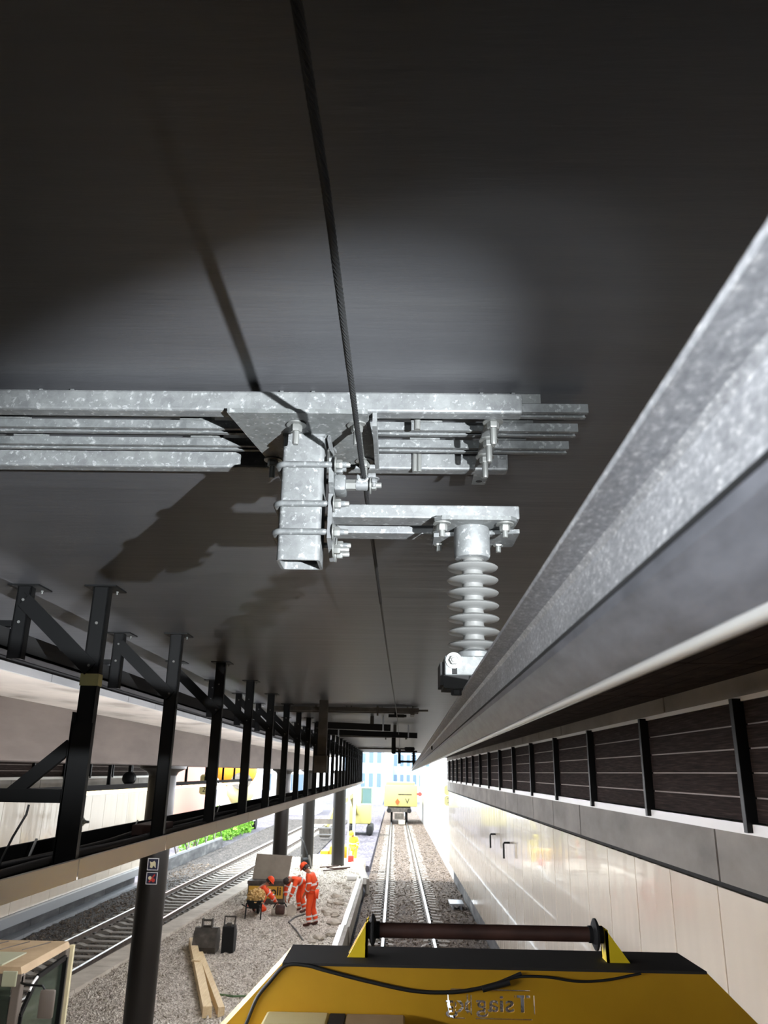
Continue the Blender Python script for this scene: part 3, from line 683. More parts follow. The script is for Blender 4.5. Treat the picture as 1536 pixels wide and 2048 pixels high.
MB().box(-.10, .12, 11.12, 11.2, .725, .765).cyl((.0, 11.16, .76), (.0, 11.16, .80), .02).build('clamp_body', 'blackm', e); MB().cyl((.12, 11.16, .745), (.15, 11.16, .745), .018).build('nut', 'blackm', e)
e = empty('drop_cabinet', (-.93, 10.4, 0), 'dark square drop post with a wider foot box, left of the tunnel mouth', 'post')
MB().box(-.985, -.875, 10.3, 10.42, .17, .87).build('post', 'steel_d', e); MB().box(-1.02, -.86, 10.27, 10.45, -.02, .19, .006).build('foot_box', 'steel_d', e)
for Y, x0, x1, z0, z1, lab in ((13.2, -1.3, -.08, .70, .67, 'dark ceiling luminaire batten, the upper of two seen beside the drop post'), (15.6, -1.3, .42, .70, .66, 'dark ceiling luminaire batten, the lower and longer of two')):
    e = empty('ceiling_batten', ((x0+x1)/2, Y, .66), lab, 'luminaire', 'dark battens under the tunnel ceiling')
    MB().bar((x0, Y, z0+.02), (x1, Y, z1+.02), .12, .10).build('batten', 'blackm', e)
    for t in (.12, .9): x = x0+(x1-x0)*t; MB().box(x-.012, x+.012, Y-.07, Y+.07, z0-.06, .87).build('strap', 'silver', e)
    MB().cyl((x0+.75*(x1-x0), Y, .7), (x0+.75*(x1-x0), Y, .87), .03, 10).build('hanger_tube', 'steel_d', e)
e = empty('far_support', (-.03, 19.4, .3), 'far drop post with arm and dark insulator above the conductor rail', 'post')
MB().box(-.09, .01, 19.35, 19.45, .42, .80).build('post', 'blackm', e); MB().box(.01, .52, 19.36, 19.44, .46, .50).build('arm', 'blackm', e)
MB().lathe([(.10, .58), (.12, .57), (.12, .51), (.1, .5)], (.34, 19.4, 0), n=20).build('insulator_cap', 'blackm', e)
pr = [(.03, .46)]
for k in range(6): z = .44-k*.035; pr += [(.03, z), (.075, z-.012), (.03, z-.022)]
pr.append((.03, .20)); MB().lathe(pr, (.44, 19.4, 0), n=18).build('shed_stack', 'blackm', e)
e = empty('far_support', (.3, 29.5, .2), 'farthest drop post and dark crossarm near the tunnel mouth', 'post')
MB().box(.1, .2, 29.5, 29.6, .3, .80).build('post', 'blackm', e); MB().box(.2, .95, 29.5, 29.6, .34, .42).build('arm', 'blackm', e)
pr = [(.03, .34)]
for k in range(5): z = .32-k*.03; pr += [(.03, z), (.08, z-.012), (.03, z-.022)]
pr.append((.03, .17)); MB().lathe(pr, (.66, 29.55, 0), n=18).build('shed_stack', 'blackm', e)

# ------------------------------------------------------------------ columns
def column(x, y, r, label, signs=False):
    e = empty('round_column', (x, y, -4.4), label, 'column', 'round columns on the platform')
    MB().lathe([(r, -4.4), (r, -.05)], (x, y, 0), n=40).build('shaft', 'column', e, smooth=40)
    MB().lathe([(r, -.12), (r+.03, -.06), (r+.16, .0), (r+.17, .045)], (x, y, 0), n=40).build('capital', 'column', e, smooth=40)
    return e
m = mat('dark_metallic_column', '211e1b', .4, .25); MT['column'] = m
c0 = column(-4.19, 14.8, .245, 'nearest dark round column on the platform, carrying two small square signs')
for i, y in enumerate((28.6+2.2,)):
    pass
column(-4.19, 31.0, .27, 'dark round column rising behind the open tool chest')
column(-4.2, 38.2+2.6, .30, 'dark column at the end of the dug-up platform, left of the white barrier')
column(-2.75, 41.5, .32, 'dark column at the end of the platform, right of the white barrier')
for z, lab, kind in ((-1.56, 'small dark blue square sign with a white pictogram on the nearest column, upper of two', 0), (-1.78, 'small dark blue sign with red and white pictogram on the nearest column, lower of two', 1)):
    y = 14.8-.262; x = -4.13
    e = empty('pictogram_sign', (x, y, z-.1), lab, 'sign', 'square signs on the nearest column')
    MB().box(x-.095, x+.095, y, y+.018, z-.095, z+.095).build('sign_plate', 'navy', e)
    b = MB()
    for q in (-.095, .085): b.box(x+q, x+q+.010, y-.003, y, z-.095, z+.095); b.box(x-.095, x+.095, y-.003, y, z+q, z+q+.010)
    b.build('border', 'white', e)
    if kind == 0: MB().prism([(x-.05, z-.05), (x-.01, z-.06), (x+.01, z-.02), (x+.05, z-.06), (x+.045, z+.02), (x+.02, z+.055), (x-.02, z+.03), (x-.06, z+.045), (x-.045, z+.0)], y-.004, y).build('pictogram', 'cream', e)
    else:
        MB().lathe([(.028, 0), (.028, .004)], (x-.03, y, z+.005), (0, -1, 0), 16).build('pictogram', 'cream', e)
        MB().bar((x-.04, y-.002, z-.06), (x+.05, y-.002, z+.06), .022, .003, (0, 1, 0)).lathe([(.03, 0), (.03, .004)], (x+.03, y, z-.03), (0, -1, 0), 16).build('pictogram', 'red', e)

# ------------------------------------------------------------------ platform clutter
def kerb(x0, y0, x1, y1, z0, z1, w, lab):
    e = empty('kerb_board', ((x0+x1)/2, (y0+y1)/2, z0), lab, 'kerb', 'white kerb boards along the platform')
    MB().bar((x0, y0, (z0+z1)/2), (x1, y1, (z0+z1)/2), w, z1-z0).build('board', 'white', e)
    MB().bar((x0+w*.8, y0, (z0+z1)/2-.2), (x1+w*.8, y1, (z0+z1)/2-.2), .12, z1-z0+.3).build('backing', 'sleeper', e)
kerb(-1.44, 18.0, -1.44, 21.8, -4.45, -4.26, .16, 'white kerb board along the platform edge, nearest the yellow machine')
kerb(-1.50, 21.9, -1.50, 25.4, -4.45, -4.24, .15, 'second white kerb board along the platform edge from the yellow machine')
kerb(-1.46, 25.5, -1.46, 36.0, -4.45, -4.26, .15, 'longest white kerb board, running beside the standing worker')
kerb(-1.20, 35.4, -1.72, 41.0, -4.40, -4.15, .16, 'far white kerb board set askew at the end of the row')
# tool chest
e = empty('tool_chest', (-4.4, 29.75, -4.36), 'open grey steel tool chest with raised lid and yellow lettered label, behind the workers', 'tool chest')
MB().box(-5.02, -3.75, 29.45, 30.1, -4.36, -3.70, .015).box(-5.04, -3.73, 29.43, 30.1, -3.72, -3.62, .01).build('body', 'steel_d', e)
MB().hexa([(-4.97, 29.95, -3.64), (-3.72, 29.95, -3.68), (-3.72, 30.02, -3.68), (-4.97, 30.02, -3.64), (-4.92, 30.35, -2.84), (-3.64, 30.35, -2.90), (-3.64, 30.42, -2.90), (-4.92, 30.42, -2.84)]).build('lid', 'boxgrey', e)
MB().box(-4.98, -3.80, 29.435, 29.452, -4.16, -3.78).build('label_plate', 'labely', e)
text_mesh('rivoli'[3:] if 0 else 'poli', .37, .004, 'ink', 'lettering', e, (-4.13, 29.43, -3.94), FACE, bold=True)
# wheelbarrow
e = empty('wheelbarrow', (-4.3, 26.8, -4.36), 'black wheelbarrow heaped with ochre rubble beside the crouching worker', 'wheelbarrow')
x, y, z = -4.32, 26.7, -4.36
MB().hexa([(x-.14, y+.05, z+.28), (x+.14, y+.05, z+.28), (x+.14, y+.6, z+.28), (x-.14, y+.6, z+.28), (x-.24, y-.05, z+.52), (x+.24, y-.05, z+.52), (x+.24, y+.8, z+.52), (x-.24, y+.8, z+.52)]).build('tray', 'blackm', e)
for s in (-1, 1):
    MB().tube([(x+s*.24, y-.1, z+.0), (x+s*.23, y, z+.45)], .022, 8).build('leg', 'blackm', e)
    MB().tube([(x+s*.25, y-.65, z+.50), (x+s*.20, y+.1, z+.30), (x+s*.05, y+.95, z+.18)], .018, 8).build('handle', 'blackm', e)
MB().lathe([(.06, -.04), (.17, -.035), (.18, 0), (.17, .035), (.06, .04)], (x, y+.95, z+.18), (1, 0, 0), 20).build('wheel', 'blackm', e)
b = MB(); bmesh.ops.create_icosphere(b.bm, subdivisions=4, radius=1)
for v in b.bm.verts:
    d = v.co.normalized(); r = 1+.30*(noise.noise(d*4)+.6*noise.noise(d*9)); v.co = Vector((d.x*.27*r+x, d.y*.36*r+y+.35, d.z*.24*r+z+.58))
o = b.build('rubble_heap', 'rubble'); tag(o, 'heap of ochre rubble piled in the black wheelbarrow', 'rubble heap', kind='stuff')
# excavator buckets
e = empty('digger_bucket', (-4.72, 22.1, -4.36), 'wide worn digger bucket standing on the platform near the timber beams', 'digger bucket')
x, y, z = -4.72, 22.05, -4.36
pf = [(y-.22, z), (y+.22, z), (y+.30, z+.2), (y+.28, z+.42), (y+.12, z+.55), (y-.05, z+.56), (y-.2, z+.45), (y-.3, z+.15)]
MB().prism(pf, x-.29, x+.29, 'x').build('shell', 'steel_d', e, smooth=30)
for s in (-.12, .12): MB().prism([(y-.08, z+.5), (y+.1, z+.5), (y+.08, z+.76), (y-.06, z+.76)], x+s-.015, x+s+.015, 'x').build('ear', 'steel_d', e)
MB().cyl((x-.14, y, z+.72), (x+.14, y, z+.72), .025).cyl((x-.14, y+.02, z+.58), (x+.14, y+.02, z+.58), .025).build('pin', 'steel_d', e)
e = empty('digger_bucket', (-4.15, 22.1, -4.36), 'narrow dark digger bucket standing upright beside the wide one', 'digger bucket')
x = -4.15
MB().prism([(y-.15, z), (y+.2, z), (y+.26, z+.4), (y+.1, z+.62), (y-.16, z+.6)], x-.15, x+.15, 'x').build('shell', 'blackm', e)
for s in (-.13, .13): MB().bar((x+s, y-.05, z+.58), (x+s*1.05, y+.02, z+.82), .03, .05).build('ear', 'steel_d', e)
MB().cyl((x-.14, y+.02, z+.81), (x+.14, y+.02, z+.81), .02).box(x-.06, x+.06, y-.1, y-.02, z+.6, z+.68).build('pin', 'steel_d', e)
# timber beams
tag(MB().bar((-5.22, 22.7, -4.26), (-3.42, 16.55, -4.26), .17, .19).build('timber_beam', 'timber'), 'long pine beam lying on the platform rubble, left of the pair', 'timber', 'pine beams on the platform')
tag(MB().bar((-4.66, 21.2, -4.27), (-3.17, 16.6, -4.27), .12, .17).build('timber_beam', 'timber'), 'pine beam lying to the right of the longer one', 'timber', 'pine beams on the platform')
tag(MB().bar((-4.60, 20.1, -4.155), (-4.40, 20.05, -4.155), .06, .03).build('timber_offcut', 'timber'), 'small pine offcut lying across the two beams', 'timber')
tag(MB().tube([(-4.3, 19.6, -4.33), (-4.0, 18.7, -4.33), (-3.6, 18.1, -4.33), (-3.2, 17.9, -4.32), (-2.9, 18.0, -4.33)], .02, 6).build('green_strap', mat('faded_green_webbing', '5a7350', .8)), 'faded green strap lying on rubble beside the pine beams', 'strap')
tag(MB().tube([(-2.42, 23.5, -4.325), (-2.75, 24.8, -4.32), (-3.15, 26.1, -4.32), (-3.05, 27.0, -4.32), (-2.86, 27.5, -4.32), (-2.6, 27.8, -4.32)], .022, 7).build('hose', 'cablegrey', smooth=60), 'thin brown hose snaking over the rubble towards the bending worker', 'hose')
e = empty('cut_off_saw', (-3.55, 27.4, -4.36), 'pale power cutter with a brown cover on the ground at the workers\' feet', 'power tool')
MB().box(-3.85, -3.35, 27.2, 27.5, -4.34, -4.12, .06).build('engine_body', 'stone', e, smooth=50); MB().box(-3.72, -3.42, 27.14, 27.3, -4.30, -4.02, .05).build('cover', 'rust', e, smooth=50)
MB().lathe([(.17, 0), (.17, .015)], (-3.22, 27.22, -4.17), (0, 1, 0), 24).build('cutting_disc', 'stone', e); MB().tube([(-3.8, 27.3, -4.12), (-3.7, 27.3, -3.98), (-3.45, 27.3, -3.98), (-3.35, 27.3, -4.12)], .02, 8).build('handle', 'blackm', e)
tag(MB().box(-1.98, -1.6, 36.0, 36.5, -4.34, -4.16, .05).build('cement_bag', 'white'), 'white sack lying on the rubble near the far kerb board', 'sack')

# ------------------------------------------------------------------ people
def skin_obj(name, verts, edges, radii, m, parent, T, sub=2, rootv=0):
    me = bpy.data.meshes.new(name); me.from_pydata([tuple(v) for v in verts], edges, []); me.materials.append(MT[m])
    o = bpy.data.objects.new(name, me); COL.objects.link(o)
    sk = o.modifiers.new('skin', 'SKIN'); sk.use_smooth_shade = True
    ss = o.modifiers.new('sub', 'SUBSURF'); ss.levels = sub; ss.render_levels = sub
    for i, r in enumerate(radii):
        d = me.skin_vertices[0].data[i]; d.radius = (r, r) if not isinstance(r, tuple) else r; d.use_root = (i == rootv)
    dg = bpy.context.evaluated_depsgraph_get(); bpy.context.view_layer.update()
    m2 = bpy.data.meshes.new_from_object(o.evaluated_get(dg)); bpy.data.objects.remove(o); m2.name = name
    m2.transform(T); m2.polygons.foreach_set('use_smooth', [True]*len(m2.polygons)); m2.materials.clear(); m2.materials.append(MT[m])
    o2 = bpy.data.objects.new(name, m2); COL.objects.link(o2); o2.parent = parent
    return o2
def person(label, loc, rz, J, helmet='orange', suit='orange'):
    """J: joints, person faces +y; loc is the ground point (relative z)"""
    e = empty('person', loc, label, 'person'); T = Matrix.Rotation(rz, 4, 'Z')
    V = {k: Vector(v) for k, v in J.items()}
    fwd = (V['face']-V['head']).normalized()
    up = (V['head']-V['neck']).normalized()
    vs = []; es = []; rs = []; ix = {}
    def add(k, p, r, par=None):
        ix[k] = len(vs); vs.append(Vector(p)); rs.append(r)
        if par is not None: es.append((ix[par], ix[k]))
    add('pelvis', V['pelvis'], .125); add('spine', V['pelvis'].lerp(V['chest'], .5), .115, 'pelvis'); add('chest', V['chest'], .14, 'spine')
    add('neck', V['neck'], .058, 'chest'); add('jaw', V['neck'].lerp(V['head'], .55)+fwd*.02, .07, 'neck'); add('head', V['head'], .092, 'jaw'); add('crown', V['head']+up*.09-fwd*.01, .07, 'head')
    add('nose', V['head']+fwd*.105-up*.03, .016, 'head'); add('chin', V['head']+fwd*.07-up*.10, .03, 'jaw')
    for s in 'LR':
        add('sh'+s, V['sh'+s], .065, 'chest'); add('el'+s, V['el'+s], .045, 'sh'+s); add('wr'+s, V['wr'+s], .03, 'el'+s)
        d = (V['wr'+s]-V['el'+s]).normalized(); side = d.cross(Vector((0, 1, 0))); side = side.normalized() if side.length > .1 else Vector((1, 0, 0)); nrm = d.cross(side)
        add('pa'+s, V['wr'+s]+d*.07, (.038, .02), 'wr'+s)
        for f in range(4):
            o = (f-1.5)*.02; ln = (.07, .085, .08, .06)[f]
            add('k%d%s' % (f, s), V['wr'+s]+d*.10+side*o, .0095, 'pa'+s); add('t%d%s' % (f, s), V['wr'+s]+d*(.10+ln*.6)+side*o*1.1+nrm*.02, .0085, 'k%d%s' % (f, s)); add('u%d%s' % (f, s), V['wr'+s]+d*(.10+ln*.8)+side*o*1.1+nrm*.045, .0075, 't%d%s' % (f, s))
        add('th'+s, V['wr'+s]+d*.05+side*.045+nrm*.01, .011, 'wr'+s); add('tt'+s, V['wr'+s]+d*.085+side*.055+nrm*.03, .009, 'th'+s)
        add('hi'+s, V['hi'+s], .085, 'pelvis'); add('kn'+s, V['kn'+s], .06, 'hi'+s); add('an'+s, V['an'+s], .042, 'kn'+s); add('to'+s, V['an'+s]+V['fd'+s]*.17+Vector((0, 0, -.05)), .035, 'an'+s)
    skin_obj('body', vs, es, rs, 'skin', e, T)
    # clothes
    J2 = [V['pelvis'], V['pelvis'].lerp(V['chest'], .5), V['chest'], V['neck'].lerp(V['chest'], .35)]; E2 = [(0, 1), (1, 2), (2, 3)]; R2 = [(.17, .135), (.165, .14), (.18, .145), .085]
    for s in 'LR':
        i = len(J2); J2 += [V['sh'+s], V['sh'+s].lerp(V['el'+s], .5), V['el'+s], V['el'+s].lerp(V['wr'+s], .92)]; R2 += [.09, .08, .07, .055]; E2 += [(2, i), (i, i+1), (i+1, i+2), (i+2, i+3)]
    skin_obj('jacket', J2, E2, R2, suit, e, T)
    J3 = [V['pelvis']]; E3 = []; R3 = [(.165, .135)]
    for s in 'LR':
        i = len(J3); J3 += [V['hi'+s], V['hi'+s].lerp(V['kn'+s], .5), V['kn'+s], V['kn'+s].lerp(V['an'+s], .5), V['kn'+s].lerp(V['an'+s], .97)]; R3 += [.115, .10, .085, .085, .078]; E3 += [(0, i), (i, i+1), (i+1, i+2), (i+2, i+3), (i+3, i+4)]
    skin_obj('trousers', J3, E3, R3, suit, e, T)
    for s in 'LR':
        a = V['an'+s]; skin_obj('boot', [a+Vector((0, 0, .06)), a+Vector((0, 0, -.02)), a+V['fd'+s]*.10+Vector((0, 0, -.045)), a+V['fd'+s]*.19+Vector((0, 0, -.05))], [(0, 1), (1, 2), (2, 3)], [.062, .058, .048, .038], 'boot', e, T)
    base = root_loc(e)
    def part(b, name, m):
        me_o = b.build(name, m, None, (0, 0, -H), smooth=50); me_o.location = (0, 0, 0)
        me_o.data.transform(T @ Matrix.Translation((0, 0, -H))); me_o.parent = e; return me_o
    def band(a, c, t, r, w):
        d = (c-a).normalized(); p = a.lerp(c, t); b = MB(); b.lathe([(r*.98, -w/2), (r, -w/2), (r, w/2), (r*.98, w/2)], p, d, 20, cap=False); return b
    for s in 'LR':
        part(band(V['kn'+s], V['an'+s], .50, .098, .045), 'reflective_band', 'reflect'); part(band(V['kn'+s], V['an'+s], .82, .094, .05), 'reflective_band', 'reflect')
        part(band(V['sh'+s], V['el'+s], .72, .088, .035), 'reflective_band', 'reflect'); part(band(V['el'+s], V['wr'+s], .45, .078, .035), 'reflective_band', 'reflect')
    # reflective belt round the trunk
    d = (V['chest']-V['pelvis']).normalized(); q = d.to_track_quat('Z', 'Y'); b = MB(); c = V['pelvis'].lerp(V['chest'], .55); rows = []
    for tt in (-.03, .03): rows.append([b.bm.verts.new(c+d*tt+(V['shR']-V['shL']).normalized()*math.cos(2*math.pi*i/24)*.19+d.cross((V['shR']-V['shL']).normalized())*math.sin(2*math.pi*i/24)*.165) for i in range(24)])
    for i in range(24): b.bm.faces.new([rows[0][i], rows[0][(i+1) % 24], rows[1][(i+1) % 24], rows[1][i]])
    part(b, 'reflective_belt', 'reflect')
    hc = V['head']+up*.045
    if helmet:
        b = MB(); b.lathe([(.128, 0), (.130, .02), (.118, .07), (.085, .115), (.04, .135), (.005, .138)], hc, up, 24)
        b.lathe([(.12, -.005), (.145, -.008), (.146, 0), (.12, .012)], hc+fwd*.02, up, 24); part(b, 'hard_hat', helmet)
        part(MB().lathe([(.104, -.09), (.108, -.02), (.1, .0)], V['head']-fwd*.015+up*.04, up, 16), 'hair', 'hair')
    else:
        part(MB().lathe([(.100, -.04), (.108, .02), (.1, .08), (.06, .115), (.005, .125)], V['head']-fwd*.02+up*.02, up, 20), 'hair', 'hair')
    for s in (-1, 1):
        sd = fwd.cross(up).normalized()*s; b = MB(); bmesh.ops.create_uvsphere(b.bm, u_segments=8, v_segments=6, radius=.011)
        for v in b.bm.verts: v.co += V['head']+fwd*.088+sd*.034+up*.0
        part(b, 'eye', 'ink')
        b = MB(); bmesh.ops.create_uvsphere(b.bm, u_segments=8, v_segments=6, radius=.026)
        for v in b.bm.verts: v.co = Vector((v.co.x*.6, v.co.y, v.co.z*1.3))+V['head']+sd*.092-up*.01
        part(b, 'ear', 'skin')
    part(MB().bar(V['head']+fwd*.089-up*.062-fwd.cross(up)*.025, V['head']+fwd*.089-up*.062+fwd.cross(up)*.025, .012, .008), 'mouth', 'red')
    return e
fd = Vector((0, 1, 0))
stand = dict(pelvis=(0, -.02, .93), chest=(0, .06, 1.28), neck=(0, .12, 1.47), head=(0, .24, 1.58), face=(0, .33, 1.52), shL=(-.20, .06, 1.38), elL=(-.27, .0, 1.10), wrL=(-.22, .14, .92), shR=(.20, .06, 1.38), elR=(.29, -.06, 1.10), wrR=(.22, .10, .93),
             hiL=(-.10, -.01, .88), knL=(-.12, .05, .48), anL=(-.13, .0, .10), hiR=(.10, -.01, .88), knR=(.12, -.02, .48), anR=(.14, -.14, .10), fdL=fd, fdR=fd)
person('worker in orange hi-vis suit and hard hat standing with head bowed, arms at sides', (-2.45, 25.7, -4.36), R(78), stand)
bend = dict(pelvis=(0, -.10, .86), chest=(0, .28, 1.02), neck=(0, .44, 1.02), head=(0, .56, .96), face=(0, .60, .86), shL=(-.20, .34, .98), elL=(-.24, .46, .72), wrL=(-.16, .52, .48), shR=(.20, .34, .98), elR=(.25, .44, .70), wrR=(.18, .48, .46),
            hiL=(-.11, -.08, .82), knL=(-.15, .06, .46), anL=(-.16, -.06, .10), hiR=(.11, -.08, .82), knR=(.16, .02, .46), anR=(.2, -.10, .10), fdL=fd, fdR=fd)
person('worker in orange hi-vis suit bending far forward, dark hair, arms hanging to the ground', (-3.02, 28.1, -4.36), R(128), bend, helmet=None)
squat = dict(pelvis=(0, -.18, .34), chest=(0, .12, .66), neck=(0, .24, .80), head=(0, .34, .90), face=(0, .42, .84), shL=(-.20, .16, .72), elL=(-.22, .40, .52), wrL=(-.12, .58, .34), shR=(.20, .16, .72), elR=(.22, .40, .50), wrR=(.12, .60, .30),
             hiL=(-.11, -.16, .32), knL=(-.18, .26, .44), anL=(-.16, .02, .10), hiR=(.11, -.16, .32), knR=(.16, .28, .10), anR=(.16, -.12, .10), fdL=fd, fdR=fd)
person('worker in orange hi-vis suit and orange hard hat crouching over the power cutter, facing right', (-4.42, 28.0, -4.36), R(-80), squat)

# ------------------------------------------------------------------ yellow machine in the foreground
e = empty('rail_machine', (.385, 3.6, -4.66), 'large yellow rail machine with a brown roller bar on top, in the foreground', 'rail machine')
pl = MB(); pl.prism([(-.445, -.75), (1.262, -.75), (2.05, -1.50), (2.05, -2.1), (-1.28, -2.1), (-1.28, -1.60)], 3.6, 3.612)
po = pl.build('end_plate', 'yellow', e)
# stencil: letters and frame slots cut through the plate (seen from the back, so they read reversed)
cut = []
def cutter(me_o): cut.append(me_o)
ct = text_mesh('Tsiag', .086, .03, 'yellow', 'cutA', e, (.446, 3.606, -.877), FACE, mirror=True, bold=True); cutter(ct)
ct = text_mesh('xg', .086, .03, 'yellow', 'cutB', e, (.264, 3.606, -.880), FACE, mirror=True, bold=True); cutter(ct)
fr = MB()
def slot(x0, x1, z0, z1): fr.box(x0, x1, 3.58, 3.63, z0, z1)
for (x0, x1) in ((.222, .304), (.314, .572)):
    w = (x1-x0); t = .005
    slot(x0+.012, x1-.018, -.829, -.829+t); slot(x0+.02, x1-.012, -.930, -.930+t); slot(x0, x0+t, -.915, -.845); slot(x1-t, x1, -.91, -.842)
cutter(fr.build('cutC', 'yellow', e))
for c in cut:
    md = po.modifiers.new('cut', 'BOOLEAN'); md.object = c; md.operation = 'DIFFERENCE'; md.solver = 'EXACT'; md.use_self = True; md.use_hole_tolerant = True
    bpy.context.view_layer.update()
    nm = bpy.data.meshes.new_from_object(po.evaluated_get(bpy.context.evaluated_depsgraph_get()))
    po.modifiers.clear(); po.data = nm; po.data.name = 'end_plate'
    bpy.data.objects.remove(c)
for x in (.535, .497, .428, .378, .289, .248): MB().box(x-.0028, x+.0028, 3.601, 3.611, -.91, -.84).build('stencil_bridge', 'yellow', e)
MB().hexa([(-.45, 3.59, -.752), (1.268, 3.59, -.752), (1.268, 3.94, -.752), (-.45, 3.94, -.752), (-.45, 3.59, -.742), (1.268, 3.59, -.742), (1.268, 3.94, -.742), (-.45, 3.94, -.742)]).build('top_flange', 'rub', e)
for s, (xa, xb, zb) in enumerate(((-.45, -1.28, -1.60), (1.268, 2.05, -1.50))):
    MB().hexa([(xa, 3.60, -.745), (xb, 3.60, zb), (xb, 3.94, zb), (xa, 3.94, -.745), (xa, 3.60, -.755), (xb, 3.60, zb-.01), (xb, 3.94, zb-.01), (xa, 3.94, -.755)]).build('side_flange', 'yellow', e)
zb = -.645; yb = 3.76
MB().cyl((-.075, yb, zb), (.865, yb, zb), .030, 24).build('roller_bar', 'rust', e, smooth=40)
for x in (-.088, .868): MB().lathe([(.012, -.022), (.05, -.010), (.062, -.004), (.062, .004), (.05, .010), (.012, .022)], (x, yb, zb), (1, 0, 0), 28).cyl((x-.03, yb, zb), (x+.03, yb, zb), .034, 16).build('roller_disc', 'blackm', e, smooth=40)
MB().prism([(-.192, -.742), (-.108, -.742), (-.108, -.60)], yb-.05, yb-.035).prism([(-.192, -.742), (-.108, -.742), (-.108, -.60)], yb+.035, yb+.05).box(-.118, -.108, yb-.05, yb+.05, -.742, -.61).build('roller_bracket', 'yellowb', e)
MB().prism([(.995, -.742), (.90, -.742), (.90, -.615)], yb-.05, yb-.035).prism([(.995, -.742), (.90, -.742), (.90, -.615)], yb+.035, yb+.05).box(.90, .91, yb-.05, yb+.05, -.742, -.62).build('roller_bracket', 'yellowb', e)
MB().box(-1.05, 1.95, -3.4, 3.0, -1.75, -1.66, .01).build('work_deck', 'rub', e)  # unseen deck and legs, put in to keep light off the near soffit
for x in (-.95, 1.75):
    for y in (-3.2, 2.4): MB().box(x, x+.1, y, y+.1, -3.75, -1.75).build('deck_leg', 'yellow', e)
MB().box(-1.28, 2.05, -3.4, 3.3, -3.75, -3.4, .02).build('deck_chassis', 'yellow', e)
MB().box(-1.28, 2.05, 3.3, 6.2, -3.75, -3.4, .02).box(-1.28, 2.05, 3.60, 3.95, -3.5, -2.05).build('chassis', 'yellow', e)
for x in (-.30, 1.20):
    for y in (3.9, 5.6): MB().lathe([(.30, -.06), (.36, -.06), (.36, -.03), (.32, -.02), (.32, .07), (.1, .07)], (x, y, -4.34), (1 if x > 0 else -1, 0, 0), 28).build('wheel', 'steel_d', e, smooth=40)
for y in (3.9, 5.6): MB().cyl((-.3, y, -4.34), (1.2, y, -4.34), .06).box(-.1, 1.0, y-.1, y+.1, -4.3, -3.7).build('axle', 'steel_d', e)
MB().box(-.50, -.245, 3.40, 3.57, -1.25, -.908, .012).build('control_box', 'amberd', e); MB().box(-.245, -.185, 3.42, 3.56, -1.25, -.910).build('box_latch', 'blackm', e); MB().box(-.185, .05, 3.42, 3.57, -1.25, -.911, .008).build('control_box', 'cabroof', e)
MB().box(-.50, .34, 3.38, 3.6, -2.1, -1.25).build('control_pedestal', 'yellow', e)
def catm(pts, n=8):
    P = [Vector(p) for p in pts]; P = [2*P[0]-P[1]]+P+[2*P[-1]-P[-2]]; out = []
    for i in range(1, len(P)-2):
        for k in range(n):
            t = k/n; a, b_, c_, d_ = P[i-1:i+3]
            out.append(.5*((2*b_)+(c_-a)*t+(2*a-5*b_+4*c_-d_)*t*t+(3*b_-a-3*c_+d_)*t**3))
    out.append(P[-2]); return out
yc = 3.588
tag(MB().tube(catm([(-.62, yc, -1.05), (-.58, yc, -.955), (-.545, yc, -.87), (-.50, yc, -.815), (-.435, yc, -.752), (-.35, yc, -.750), (-.28, yc, -.765), (-.1, yc, -.802), (.08, yc, -.832), (.22, yc, -.835), (.33, yc, -.822), (.42, yc, -.80), (.52, yc, -.762)]), .0075, 8).build('machine_cable', 'cableblk', smooth=60), 'black cable sagging across the face of the yellow machine', 'cable')
e2 = empty('thin_machine_cable', (.7, yc, -.8), 'thinner black cable with a plug sleeve, at right end of the sagging cable', 'cable')
MB().tube(catm([(.41, yc-.005, -.805), (.50, yc-.005, -.775), (.62, yc-.005, -.772), (.74, yc-.005, -.785), (.86, yc-.005, -.778), (1.0, yc-.005, -.752)]), .005, 8).build('cord', 'cableblk', e2, smooth=60)
MB().cyl((.36, yc-.012, -.818), (.47, yc-.012, -.790), .013, 12).build('plug_sleeve', 'cableblk', e2, smooth=40)

# ------------------------------------------------------------------ digger cab lower left
e = empty('digger', (-4.75, 9.7, -4.36), 'brown-grey cab of a small digger at the lower left corner', 'digger')
xr, xl, yf, yb2, zt = -3.80, -5.15, 9.03, 10.3, -1.965
MB().hexa([(xl, yf, zt-.07), (xr, yf, zt-.07), (xr, yb2, zt-.05), (xl, yb2, zt-.05), (xl+.03, yf+.02, zt), (xr-.03, yf+.02, zt), (xr-.03, yb2-.03, zt+.015), (xl+.03, yb2-.03, zt+.015)]).build('roof', 'cabroof', e)
MB().box(xl+.1, xr-.24, yf+.05, yf+.62, zt+.0, zt+.018, .005).build('roof_hatch', 'hatch', e)
b = MB()
for k in range(4): b.bar((xl+.25+k*.25, yf+.75, zt+.012), (xl+.40+k*.25, yb2-.12, zt+.02), .012, .008)
b.build('roof_rib', 'cab', e)
MB().box(xr-.09, xr, yf, yf+.10, -3.5, zt-.07, .01).build('front_post', 'cab', e); MB().box(xr-.09, xr, yb2-.12, yb2, -3.5, zt-.06, .01).build('rear_post', 'cab', e)
MB().box(xl, xl+.09, yf, yf+.1, -3.5, zt-.07).box(xl, xl+.09, yb2-.1, yb2, -3.5, zt-.06).build('left_posts', 'cab', e)
MB().box(xr-.19, xr-.04, yf-.03, yf+.0, zt-.17, zt-.03, .008).build('work_light', 'hatch', e)
MB().box(xl, xr, yf-.01, yf+.05, zt-.16, zt-.06).build('front_header', 'cab', e)
